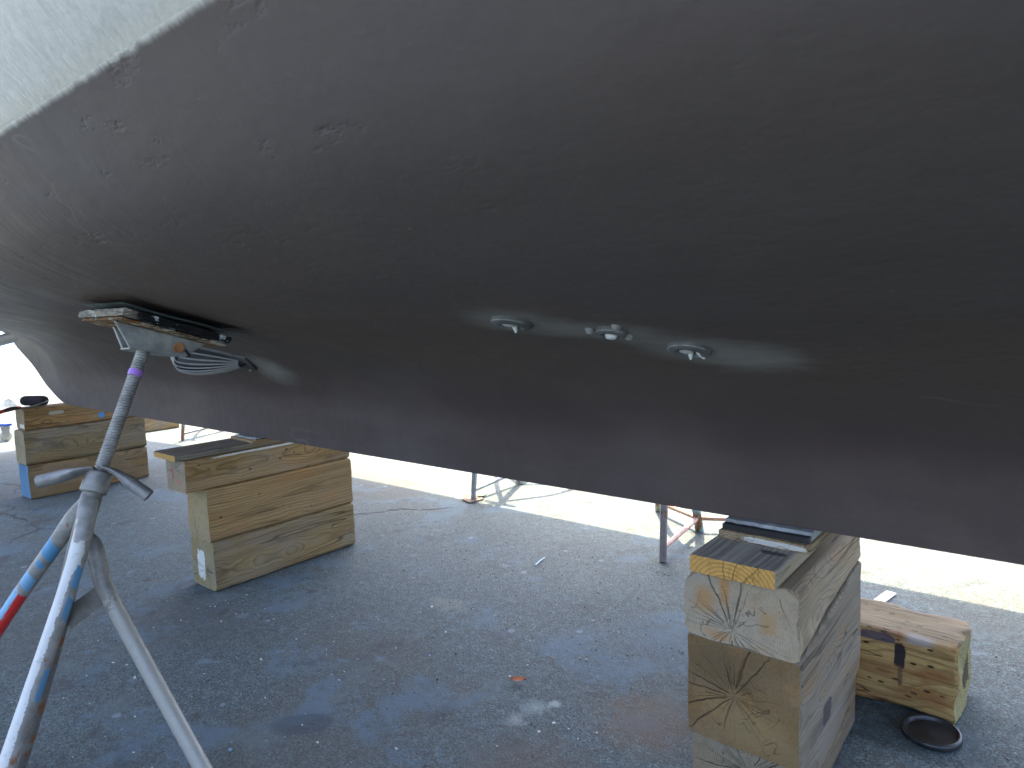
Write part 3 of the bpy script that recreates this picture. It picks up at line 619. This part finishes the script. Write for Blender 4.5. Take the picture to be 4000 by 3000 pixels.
# loose timbers
tag(timber("timber", (-.15, .15, -.118, .116), (-.15, .15, -.118, .114), (-.90, 2.382, .126), (-.214, 2.382, .126), wood("loose_timber", (.48, .33, .12), (.23, .125, .042), grey=.08, pith=(.02, .01), ring=.009, seed=14., end=(.36, .32, .135), endgrey=.05, crack=.5, warm=(.25, .10, .028), warmamt=.5, holes=.42,
      stainamt=.3, marks=[(0, .02, .122, 1, .15, .016, (.20, .185, .14), .7, .3), (.192, -.15, .055, .015, .05, .036, (.018, .017, .020), .97), (.195, -.15, -.005, .006, .05, .03, (.05, .04, .035), .75), (.13, -.15, .098, .045, .03, .012, (.045, .045, .085), .8), (.24, -.13, .112, .035, .03, .012, (.33, .40, .46), .45, .5), (.12, -.15, .0, .09, .05, .022, (.20, .085, .03), .6, .5), (.25, -.15, -.06, .07, .05, .018, (.24, .11, .035), .5, .5)],
      endmarks=[(.34, .03, -.02, .05, .05, .045, (.045, .032, .02), .85), (.34, .05, .05, .05, .02, .04, (.16, .08, .03), .7)]), amp=.013, endamp=.016, seed=14, rag=.020, rc=(.10, .085, .035, .03)), "greenish yellow wormy timber with a black daub, lying behind the right stack", "timber")
tag(timber("timber", (-.15, .15, -.10, .10), (-.15, .15, -.10, .10), (-8.45, 3.08, .103), (-8.45, 3.735, .103), wood("far_timber", (.36, .25, .11), (.15, .11, .06), grey=.5, pith=(0, .03), ring=.01, seed=15., stainamt=.6, stain=(.09, .095, .10), warmamt=.3), r=.012, amp=.004, seed=15), "grey stained timber lying in the sun beyond the far left stack", "timber")
# ------------------------------------------------------------------ jack stands
GALV = galv("weathered_galvanised_steel", (.24, .238, .22), .12, .6)
GALV2 = galv("bright_galvanised_steel", (.30, .31, .29), 0, .5)
THREAD = galv("threaded_rod_steel", (.30, .30, .275), 0, .4)
def screw_mesh(mb, p0, p1, r=.0193, pitch=.0082, depth=.0032, n=26, per=6):
    p0 = Vector(p0); p1 = Vector(p1); L = (p1 - p0).length; Fm = frame(p0, (1, 0, 0) if abs((p1 - p0).normalized().x) < .9 else (0, 1, 0))
    z = (p1 - p0).normalized(); x = Vector((1, 0, 0)); x = (x - z * x.dot(z)).normalized(); y = z.cross(x)
    rows = int(L / pitch * per); V = []
    for i in range(rows + 1):
        s = L * i / rows
        for k in range(n):
            th = 2 * math.pi * k / n; q = (s / pitch - k / n) % 1.0
            rr_ = r - depth * (0.5 - 0.5 * math.cos(2 * math.pi * q)) ** 1.5
            V.append(p0 + z * s + (x * math.cos(th) + y * math.sin(th)) * rr_)
    mb.add(V, [(i * n + k, i * n + (k + 1) % n, (i + 1) * n + (k + 1) % n, (i + 1) * n + k) for i in range(rows) for k in range(n)], smooth=True)
    return mb
def axis_frame(p, z, xhint=(1, 0, 0)):
    z = Vector(z).normalized(); x = Vector(xhint); x = (x - z * x.dot(z)).normalized(); y = z.cross(x); p = Vector(p)
    return Matrix(((x.x, y.x, z.x, p.x), (x.y, y.y, z.y, p.y), (x.z, y.z, z.z, p.z), (0, 0, 0, 1)))

# --- the stand in front -------------------------------------------------
st = empty("jack_stand", (-2.2, .56, 0))
tag(st, "grey jack stand in front with white, blue and red paint on its legs", "jack stand", "jack stands holding the boat")
top = Vector((-2.210, .912, 1.186)); cb = Vector((-2.147, .707, .777)); zax = (top - cb).normalized()
sm = MB(); screw_mesh(sm, cb + zax * .02, top)
scr = sm.build("screw", THREAD, st)
tp = MB(); t0 = cb + (top - cb) * .775; tp.lathe([(.0202, -.0), (.0206, .004), (.0206, .016), (.0202, .020)], axis_frame(t0, zax), 24)
tp.build("tape_band", plain("purple_tape", (.35, .17, .55), .45, 0, .15), scr)
# nut with its two flattened tube handles
nt_ = MB(); nt_.lathe([(.0195, .062), (.033, .060), (.0355, .056), (.0355, .004), (.0345, 0), (.0195, 0)], axis_frame(cb, zax), 32)
nut = nt_.build("nut", GALV, st)
hd = MB(); hd.tube([(-2.150, .722, .842), (-2.172, .69, .841), (-2.200, .655, .831), (-2.243, .605, .818)], [(.004, .036), (.009, .031), (.0175, .023), (.0185, .020)], 18, sub=5, roll=zax)
hd.build("handle", galv("handle_steel", (.24, .24, .235), 0, .35), nut, bevel=.003)
hd = MB(); hd.tube([(-2.138, .738, .842), (-2.112, .758, .832), (-2.078, .785, .797), (-2.045, .816, .757)], [(.004, .036), (.009, .031), (.0175, .023), (.0185, .020)], 18, sub=5, roll=zax)
hd.build("handle", galv("handle_steel_worn", (.22, .22, .215), 0, .35), nut, bevel=.003)
cl = MB(); cl.tube([cb + zax * .006, (-2.164, .658, .618), (-2.197, .578, .329), (-2.247, .476, .004)], [.0265, .0255, .0225, .0225], 20, sub=4)
cl.build("column", galv("column_steel", (.16, .156, .142), .15, .6), st)
face = (-.95, .3, 0)
BLUE = (.07, .215, .37); WHITE = (.49, .505, .485); RED = (.50, .025, .022); CRM = (.46, .43, .31)
lg = MB(); lg.tube([(-2.150, .700, .772), (-2.120, .680, .735), (-2.099, .648, .650), (-2.074, .589, .521), (-1.986, .406, .176), (-1.943, .322, .004)], [(.016, .022), (.019, .025), (.0225, .0235), (.0225, .0225), (.0225, .0225), (.0225, .0225)], 24, sub=5, roll=face)
lg.build("leg", painted_tube("white_leg_paint", (.235, .235, .222), [(.66, .92, .10, 1.0, CRM), (.52, .88, .135, .90, WHITE), (.42, .86, .14, .22, WHITE), (.27, .47, .205, .262, BLUE), (.28, .46, .285, .345, BLUE), (.25, .44, .46, .54, BLUE)], .12), st, label="leg with long white and blue paint patches")
lg = MB(); lg.tube([(-2.162, .698, .750), (-2.190, .668, .705), (-2.240, .628, .628), (-2.331, .570, .503), (-2.42, .519, .381), (-2.69, .362, .004)], [(.014, .024), (.018, .026), (.0215, .0225), (.0215, .0215), (.0215, .0215), (.0215, .0215)], 24, sub=5, roll=face)
lg.build("leg", painted_tube("blue_leg_paint", (.235, .23, .21), [(.35, .80, .145, .198, BLUE), (.45, .62, .215, .235, BLUE), (.40, .9, .265, .315, (.14, .30, .47)), (.56, .95, .315, .95, (.19, .36, .54)), (.34, .55, .345, .60, RED)], .14), st, label="leg with light blue and red paint")
lg = MB(); lg.tube([(-2.166, .668, .66), (-2.146, .690, .628), (-2.126, .697, .575), (-2.108, .701, .505), (-2.000, .738, .320), (-1.775, .798, .004)], [(.012, .026), (.016, .026), (.020, .024), (.0225, .0225), (.0215, .0215), (.0215, .0215)], 24, sub=5, roll=face)
lg.build("leg", painted_tube("grey_leg_paint", (.225, .22, .20), [(.30, .66, .22, .9, (.30, .298, .265))], 0, .5), st)
sb = MB()
def strap(a, b, wv, t=.004):
    a = Vector(a); b = Vector(b); wv = Vector(wv); d = (b - a).normalized(); nn = d.cross(wv).normalized() * t
    return [a - wv - nn, b - wv - nn, b - wv + nn, a - wv + nn, a + wv - nn, b + wv - nn, b + wv + nn, a + wv + nn]
sb.hexa(strap((-2.182, .62, .42), (-2.105, .700, .497), (-.008, -.008, .026)))
sb.build("strap", galv("strap_steel", (.17, .165, .15), 0, .5), st)
sb = MB(); sb.hexa(strap((-2.192, .59, .39), (-2.09, .62, .56), (0, -.01, .02))); sb.build("strap", galv("strap_steel_front", (.2, .195, .18), 0, .5), st)
# pad: two layers of splintered ply on a folded steel bracket
PN = Vector((0, .300, .954)); PX = Vector((-1, 0, 0)); PY = Vector((0, .954, -.300))        # pad normal, and its two sides
pc = Vector((-2.086, .809, 1.304)) + PX * .155 + PY * .163
Mp = Matrix(((-PX.x, PY.x, PN.x, pc.x), (-PX.y, PY.y, PN.y, pc.y), (-PX.z, PY.z, PN.z, pc.z), (0, 0, 0, 1)))
def slab(name, hx, hy, z0, z1, mat, parent, amp, sd, bend=0.):
    mb = MB(); N = 26; top_ = []; 
    per = [(-hx + 2 * hx * k / N, -hy) for k in range(N)] + [(hx, -hy + 2 * hy * k / N) for k in range(N)] + [(hx - 2 * hx * k / N, hy) for k in range(N)] + [(-hx, hy - 2 * hy * k / N) for k in range(N)]
    n = len(per); layers = 5; V = []
    for j in range(layers):
        z = z0 + (z1 - z0) * j / (layers - 1)
        for (x, y) in per:
            q = 1 + amp * mn.noise(Vector((x * 45, y * 45, sd + j * 1.7))) / max(hx, hy)
            V.append(Mp @ Vector((x * q, y * q, z + bend * ((x - .02) / hx) ** 2 * (1 if x < 0 else 0) - abs(amp) * .4 * (1 + mn.noise(Vector((x * 40, y * 40, sd)))) * (j == layers - 1))))
    F = [(j * n + k, j * n + (k + 1) % n, (j + 1) * n + (k + 1) % n, (j + 1) * n + k) for j in range(layers - 1) for k in range(n)]
    c0 = len(V); V += [Mp @ Vector((0, 0, z0)), Mp @ Vector((0, 0, z1))]
    F += [((k + 1) % n, k, c0) for k in range(n)] + [((layers - 1) * n + k, (layers - 1) * n + (k + 1) % n, c0 + 1) for k in range(n)]
    mb.add(V, F)
    return mb.build(name, mat, parent)
def ply(name, c1, c2, blk):
    m = Mat(name); p = m.obj; X = m.sep(p); st_ = m.noise(m.scale(p, (6, 6, 160)), 1.0, 3, .6); n = m.noise(p, 16, 5, .7)
    c = m.mix(m.sm(st_, .38, .62), c1, c2); c = m.mix(m.sm(n, .50, .60, 0, .8), c, (.50, .47, .36))
    fine = m.noise(m.scale(p, (25, 25, 260)), 1.0, 2); c = m.mix(m.sm(fine, .52, .66, 0, .8), c, (.05, .045, .04))
    if blk: c = m.mix(m.sm(m.math('ADD', X[1], m.math('MULTIPLY', m.math('SUBTRACT', n, .5), .09)), blk - .01, blk + .01), c, (.012, .012, .013))
    if blk: c = m.mix(m.math('MULTIPLY', m.sm(n, .58, .62), .85), c, (.55, .62, .64))
    return m.done(c, .85, m.bump(m.math('ADD', st_, m.noise(p, 70, 4, .7)), .004, 1.), 0, .2)
top_ply = slab("pad", .168, .163, -.027, -.003, ply("weathered_ply", (.15, .138, .115), (.26, .225, .17), .28), st, .006, 3.)
slab("lower_ply", .150, .158, -.0365, -.0275, ply("raw_ply", (.28, .13, .04), (.15, .105, .065), 0), top_ply, .008, 8.)

br = MB()
br.hexa([Mp @ Vector(v) for v in ((.060, -.085, -.106), (.072, -.085, -.106), (.072, .075, -.096), (.060, .075, -.096), (.074, -.150, -.0375), (.085, -.150, -.0375), (.085, .128, -.0375), (.074, .128, -.0375))])
br.hexa([Mp @ Vector(v) for v in ((-.07, -.06, -.1045), (.0595, -.08, -.1045), (.0595, .07, -.0965), (-.07, .06, -.0965), (-.07, -.06, -.0985), (.0595, -.08, -.0985), (.0595, .07, -.0905), (-.07, .06, -.0905))])
br.hexa([Mp @ Vector(v) for v in ((-.082, -.05, -.104), (-.0705, -.05, -.104), (-.0705, .05, -.098), (-.082, .05, -.098), (-.092, -.09, -.0375), (-.080, -.09, -.0375), (-.080, .09, -.0375), (-.092, .09, -.0375))])
brk = br.build("bracket", GALV2, st, bevel=.003)
hl = MB(); hM = Mp @ Matrix.Translation(Vector((.0815, .048, -.070))) @ Matrix.Rotation(R(103), 4, 'Y')
hl.lathe([(0, .0005), (.0135, .0005), (.015, .0015), (.0165, .0012), (.0165, -.001)], hM, 20); hl.build("chain_hole", [plain("raw_wood_behind_hole", (.33, .14, .05), .8)], brk)
sl_ = MB(); sl_.box((-.001, -.004, -.0135), (.001, .004, .0135), Mp @ Matrix.Translation(Vector((.0795, .080, -.080))) @ Matrix.Rotation(R(13), 4, 'Y') @ Matrix.Rotation(R(52), 4, 'X')); sl_.build("chain_slot", DARKP, brk)
# a sheet slipped between pad and hull
def slip_sheet():
    mb = MB(); nx, ny = 14, 14; V = []
    for i in range(nx + 1):
        for j in range(ny + 1):
            x = -.185 + .375 * i / nx; y = -.180 + .385 * j / ny
            lift = .010 * max(0, -x / .185) ** 2 + .007 * max(0, (y - .12) / .08) + .004 * mn.noise(Vector((x * 9, y * 9, 2)))
            V.append(Mp @ Vector((x + .006 * mn.noise(Vector((y * 30, x * 3, 7))), y, .005 + lift)))
    n = len(V); V += [v + PN * .0015 for v in V]
    F = []
    for i in range(nx):
        for j in range(ny):
            a = i * (ny + 1) + j; q = (a, a + ny + 1, a + ny + 2, a + 1); F += [tuple(reversed(q)), tuple(n + t for t in q)]
    mb.add(V, F, smooth=True); return mb
tag(slip_sheet().build("slip_sheet", plain("grey_green_sheet", (.10, .125, .125), .5, 0, .6, 40, .3)), "thin grey green sheet slipped between the hull and the front stand's pad", "sheet")

# --- the stands on the far side ------------------------------------------
def hull_z(X, b):
    rows = loft(ST, np.array([X]), 6); bb = [r[0][0] for r in rows]; zz = [r[1][0] for r in rows]
    return float(np.interp(b, bb, zz))
def far_stand(hub, ang, rad, label, mats, flare=False, skip_pad=False):
    X, Y = hub; M_COL, M_LEG, M_BR = mats
    s = empty("jack_stand", (X, Y, 0)); tag(s, label, "jack stand", "jack stands holding the boat")
    a = Vector((0, -.30, .954)).normalized(); base = Vector((X, Y, 0))
    t = .6
    while t < 2.2:
        p = base + a * t
        if p.z > hull_z(X, p.y - YK) - .075: break
        t += .005
    c = MB(); c.tube([base + a * .004, base + a * .4, base + a * .80], [.024, .024, .026], 18); col_ = c.build("column", M_COL, s)
    if flare:
        g_ = MB(); g_.lathe([(.050, .002), (.046, .02), (.030, .075), (.0245, .13)], Matrix.Translation(base), 20); g_.build("foot_flare", M_COL, s)
    c = MB(); c.lathe([(.026, 0), (.036, .002), (.036, .05), (.020, .055)], axis_frame(base + a * .80, a), 20); nn = c.build("nut", M_COL, s)
    for k in (-1, 1):
        q = base + a * .83; d = Vector((k, 0, 0)); c = MB(); c.tube([q + d * .03, q + d * .07, q + d * .13], [(.006, .03), (.015, .02), (.018, .018)], 12, sub=3, roll=a); c.build("handle", M_COL, nn)
    c = MB(); screw_mesh(c, base + a * .83, base + a * t, n=14, per=4); c.build("screw", THREAD, s)
    pm = axis_frame(base + a * t, a)
    c = MB(); c.box((-.15, -.16, .02), (.15, .16, .055), pm); pd = c.build("pad", ply("far_pad_ply_%d" % int(-X * 10), (.22, .2, .17), (.36, .29, .2), 0), s, bevel=.003)
    c = MB(); c.hexa([pm @ Vector(v) for v in ((-.06, -.07, -.03), (.06, -.07, -.03), (.06, .07, -.03), (-.06, .07, -.03), (-.06, -.13, .02), (.06, -.13, .02), (.06, .13, .02), (-.06, .13, .02))]); c.build("bracket", GALV2, s, bevel=.002)
    for k, an in enumerate(ang):
        d = Vector((math.sin(R(an)), math.cos(R(an)), 0)); f = base + d * rad[k]; f.z = .003
        j = base + a * .74; kn = f + (j - f) * .62 + d * .10; kn.z = .50; k2 = f + (kn - f) * .5 + d * .012
        c = MB(); c.tube([f, k2, kn, j + d * .02], .0180, 16, sub=4); l_ = c.build("leg", M_LEG[k % len(M_LEG)], s)
        c = MB(); q0 = f.lerp(kn, .13 if rad[k] > .3 else .1); q1 = base + a * (.10 if flare else .085); dd = (q1 - q0).normalized()
        c.tube([q0 - dd * .004, q0 + dd * .03, q1 - dd * .03, q1], [(.020, .012), (.0135, .0135), (.0135, .0135), (.0185, .011)], 12, sub=3); c.build("brace", M_BR, s)
    return s
RUSTY = [galv("rusty_leg_steel", (.25, .215, .215), .35, .5), galv("flaking_leg_steel", (.36, .38, .30), .5, .4), galv("rusty_leg_steel_far", (.26, .215, .20), .35, .5)]
def ang_of(v): return math.degrees(math.atan2(v[0], v[1]))
far_stand((-1.57, 3.51), (ang_of((.05, -.541)), ang_of((-.368, .217)), ang_of((.45, .26))), (.543, .427, .5), "rusty jack stand with blue post and pink braces, beyond the keel", (galv("blue_post_paint", (.20, .36, .40), .42, .2), RUSTY, galv("pink_brace_paint", (.55, .33, .27), .25, .15)))
GA = [galv("far_leg_galvanised", (.27, .28, .29), .15, .4)]
far_stand((-3.10, 3.83), (ang_of((.025, -.55)), ang_of((.47, .28)), ang_of((-.47, .28))), (.55, .5, .5), "grey galvanised jack stand on a plywood square, between the middle and right stacks", (galv("pale_hub_paint", (.42, .44, .38), .05, .2), GA, galv("far_brace_galvanised", (.34, .36, .37), .05, .3)), flare=True)
GB = [galv("aft_leg_rust", (.24, .20, .18), .6, .4)]
far_stand((-7.53, 3.90), (ang_of((.185, -.577)), ang_of((.42, .42)), ang_of((-.55, .1))), (.606, .5, .5), "farthest jack stand, in the sun behind the middle stack's plank", (galv("aft_post_steel", (.30, .31, .31), .1, .4), GB, galv("aft_brace_steel", (.25, .26, .27), .1, .4)))

# ------------------------------------------------------------------ small things on the ground
pw = MB(); pw.hexa([(-3.135, 3.232, .003), (-3.035, 3.205, .003), (-3.02, 3.325, .003), (-3.150, 3.345, .003)] + [(x, y, .012) for x, y in ((-3.135, 3.232), (-3.035, 3.205), (-3.02, 3.325), (-3.150, 3.345))])
tag(pw.build("plywood_square", plain("brown_ply", (.19, .135, .095), .8, 0, .3)), "small brown plywood square under the grey stand's front foot", "plywood")
cdm = MB(); cdm.hexa([(-3.20, 3.33, .003), (-3.065, 3.385, .003), (-3.115, 3.47, .003), (-3.25, 3.40, .003), (-3.20, 3.33, .006), (-3.065, 3.385, .012), (-3.115, 3.47, .012), (-3.25, 3.40, .006)])
tag(cdm.build("card_sheet", plain("pale_green_card", (.30, .42, .27), .7, 0, .15)), "pale green card lying in the sun behind the plywood square", "card")
ps = MB(); ps.hexa([(-.625, 2.90, .004), (-.585, 2.885, .004), (-.535, 3.17, .004), (-.575, 3.18, .004), (-.625, 2.90, .009), (-.585, 2.885, .009), (-.535, 3.17, .009), (-.575, 3.18, .009)])
tag(ps.build("wood_strip", plain("white_painted_strip", (.62, .60, .60), .6, 0, .1)), "flat white strip of wood behind the loose timber", "strip")
sw = MB(); sw.tube([(-2.003, 2.565, .006), (-2.017, 2.62, .008), (-2.028, 2.675, .006)], .004, 8); tag(sw.build("straw", plain("pale_blue_straw", (.32, .42, .50), .5, 0, .1)), "short pale blue stick on the shaded asphalt", "stick")
# lid
ld = MB(); Ml = Matrix.Translation(Vector((-.268, 2.165, .004))) @ Matrix.Rotation(R(3), 4, 'X')
ld.lathe([(0, .004), (.058, .004), (.062, .006), (.064, .014), (.067, .018), (.072, .018), (.0755, .014), (.0765, .002), (.07, 0), (0, 0)], Ml, 48)
tag(ld.build("lid", plain("black_plastic_lid", (.030, .032, .034), .35, 0, .5, 50, .3)), "round black lid on the asphalt under the loose timber's end", "lid")
# leaf
lf = MB(); lc = Vector((-1.407, 1.688, .008))
V = []
for i in range(7):
    t = i / 6; wv = .013 * math.sin(math.pi * min(1, t * .95 + .03)) ** .8
    c0 = lc + Vector((.045 * (t - .5), .028 * (t - .5), .008 * abs(t - .5)))
    V += [c0 + Vector((-.5, .85, 0)) * wv + Vector((0, 0, .006)), c0, c0 + Vector((.5, -.85, 0)) * wv + Vector((0, 0, .005))]
lf.add(V, [(i * 3 + k, (i + 1) * 3 + k, (i + 1) * 3 + k + 1, i * 3 + k + 1) for i in range(6) for k in range(2)], smooth=True)
tag(lf.build("leaf", plain("orange_leaf", (.42, .13, .05), .7, 0, .2)), "curled orange leaf on the shaded asphalt", "leaf")
# roller left on the aft stack
rl = empty("paint_roller", (-5.98, 1.55, .67)); tag(rl, "paint roller with black sleeve and red handle on the far left stack", "paint roller")
q = MB(); pA = Vector((-6.10, 1.60, .708)); pB = Vector((-5.92, 1.70, .708))
q.tube([pA, pA.lerp(pB, .04), pA.lerp(pB, .14), pA.lerp(pB, .86), pA.lerp(pB, .96), pB], [.022, .033, .038, .038, .033, .022], 20); q.build("sleeve", plain("black_fleece", (.018, .013, .014), .95, 0, .5, 300, 1.), rl)
q = MB(); q.tube([pB, pB + Vector((.03, -.01, -.005)), (-5.88, 1.60, .683), (-5.89, 1.555, .680), (-5.905, 1.50, .680)], .004, 8, sub=3); q.build("wire_frame", plain("roller_wire", (.35, .36, .38), .4, .6, .2), rl)
q = MB(); q.tube([(-5.90, 1.53, .679), (-5.89, 1.47, .676), (-5.875, 1.42, .668), (-5.865, 1.36, .657), (-5.86, 1.325, .649)], [.010, .016, .013, .017, .015], 14, sub=3)
q.build("handle", painted_tube("red_handle_paint", (.38, .02, .02), [(-.1, 1.1, .0, .10, (.04, .02, .025))], 0, .2), rl)
# crumpled clear bag beside it
bg_ = MB(); V = []; nb, ns = 10, 16; bc = Vector((-6.06, 1.50, .672))
for i in range(nb + 1):
    a = math.pi / 2 * i / nb
    for k in range(ns):
        th = 2 * math.pi * k / ns; q_ = 1 + .35 * mn.noise(Vector((math.cos(th) * 1.5, math.sin(th) * 1.5, i * .5)))
        V.append(bc + Vector((.075 * math.cos(a) * math.cos(th) * q_, .045 * math.cos(a) * math.sin(th) * q_, .062 * math.sin(a) * (1 + .3 * mn.noise(Vector((k * .9, i * .7, 3)))))))
bg_.add(V, [(i * ns + k, i * ns + (k + 1) % ns, (i + 1) * ns + (k + 1) % ns, (i + 1) * ns + k) for i in range(nb) for k in range(ns)], smooth=False)
mbag = Mat("clear_plastic_film"); tag(bg_.build("plastic_bag", mbag.done((.92, .93, .93), .25, None, 0, .6, None, .45)), "crumpled clear plastic bag on the far left stack", "plastic bag")
# blue wheeled frame at the left edge
ct = empty("wheeled_frame", (-9.3, 2.0, 0)); tag(ct, "blue steel frame on a caster in the sun at the left edge", "wheeled frame")
BL = plain("blue_enamel", (.02, .09, .42), .4, 0, .2)
q = MB(); q.hexa([(-9.9, 1.5, .22), (-9.16, 2.21, .17), (-9.16, 2.28, .17), (-9.9, 2.28, .22), (-9.9, 1.5, .26), (-9.16, 2.21, .20), (-9.16, 2.28, .20), (-9.9, 2.28, .26)]); q.build("deck_bar", BL, ct, bevel=.004)
q = MB(); q.hexa([(-9.28, 2.05, .20), (-9.20, 2.19, .20), (-9.20, 2.20, .20), (-9.28, 2.06, .20), (-9.55, 1.80, .60), (-9.54, 1.81, .60), (-9.54, 1.82, .60), (-9.55, 1.81, .60)]); q.build("gusset", BL, ct)
q = MB(); q.tube([(-9.52, 1.80, .24), (-9.55, 1.78, .9)], .03, 12); q.build("mast", BL, ct)
fk = MB()
for s_ in (-1, 1): fk.hexa([(-9.19 + s_ * .024 - .003, 2.20, .05), (-9.19 + s_ * .024 + .003, 2.20, .05), (-9.19 + s_ * .024 + .003, 2.24, .05), (-9.19 + s_ * .024 - .003, 2.24, .05), (-9.19 + s_ * .024 - .003, 2.18, .165), (-9.19 + s_ * .024 + .003, 2.18, .165), (-9.19 + s_ * .024 + .003, 2.26, .165), (-9.19 + s_ * .024 - .003, 2.26, .165)])
fk.box((-9.225, 2.18, .158), (-9.155, 2.26, .168))
cs = fk.build("caster", plain("zinc_fork", (.30, .29, .28), .4, .4, .2), ct)
wl = MB(); wl.lathe([(.010, -.016), (.040, -.017), (.056, -.014), (.060, -.008), (.060, .008), (.056, .014), (.040, .017), (.010, .016)], axis_frame((-9.19, 2.22, .062), (1, 0, 0), (0, 1, 0)), 28); wl.build("wheel", plain("cream_wheel", (.42, .39, .31), .5, 0, .15), cs)
# flakes of old paint and shell scattered over the yard: too many to count
random.seed(11); fl = MB()
for i in range(380):
    x = random.uniform(-7, .6); y = random.uniform(-.2, 3.4)
    if random.random() < .55: x = random.uniform(-2.9, -.2); y = random.uniform(.35, 2.4)
    if (-3.3 < x < -2.98 and 1.3 < y < 2.3) or (-6.1 < x < -5.8 and 1.5 < y < 2.4) or (-.95 < x < -.15 and 1.5 < y < 2.7): continue
    s_ = random.choice((.0018, .0024, .0032, .0046)) * random.uniform(.7, 1.2); a0 = random.uniform(0, 6.3); k = random.randint(4, 6); tilt = random.uniform(0, .5); ta = random.uniform(0, 6.3)
    lo = []
    for j in range(k):
        a = a0 + 2 * math.pi * j / k; rj = s_ * random.uniform(.55, 1.3); dx, dy = math.cos(a) * rj * 1.25, math.sin(a) * rj
        lo.append((x + dx, y + dy, .004 + s_ * .5 + tilt * (dx * math.cos(ta) + dy * math.sin(ta))))
    V = [(a, b, max(.001, c - .0022)) for a, b, c in lo] + lo
    fl.add(V, [tuple(range(k, 2 * k))] + [(j, (j + 1) % k, k + (j + 1) % k, k + j) for j in range(k)], mi=0 if random.random() < .75 else random.randint(1, 2))
tag(fl.build("paint_flakes", [plain("white_flake", (.46, .46, .43), .6, 0, .2), plain("blue_flake", (.18, .30, .44), .6, 0, .1), plain("brown_flake", (.20, .13, .08), .7, 0, .2)]), "tiny pale flakes of paint scattered over the asphalt", "paint flakes", kind="stuff")
# crumbs of asphalt
gv = MB(); random.seed(5)
for i in range(1400):
    x = random.uniform(-3.4, .3); y = random.uniform(.2, 2.9)
    if (-3.3 < x < -2.98 and 1.3 < y < 2.3) or (-.95 < x < -.15 and 1.5 < y < 2.7): continue
    s_ = random.uniform(.0015, .0042); a0 = random.uniform(0, 6.3)
    b4 = [(x + math.cos(a0 + j * 1.571) * s_ * random.uniform(.7, 1.3), y + math.sin(a0 + j * 1.571) * s_ * random.uniform(.7, 1.3), .0005) for j in range(4)]
    t4 = [(x + (px - x) * .6, y + (py - y) * .6, s_ * random.uniform(.7, 1.2)) for px, py, _ in b4]
    gv.hexa(b4 + t4, mi=random.choice((0, 1, 1)))
tag(gv.build("grit", [plain("dark_grit", (.085, .085, .08), .85, 0, .3), plain("tan_grit", (.17, .16, .135), .85, 0, .3)]), "loose grit on the shaded asphalt", "grit", kind="stuff")
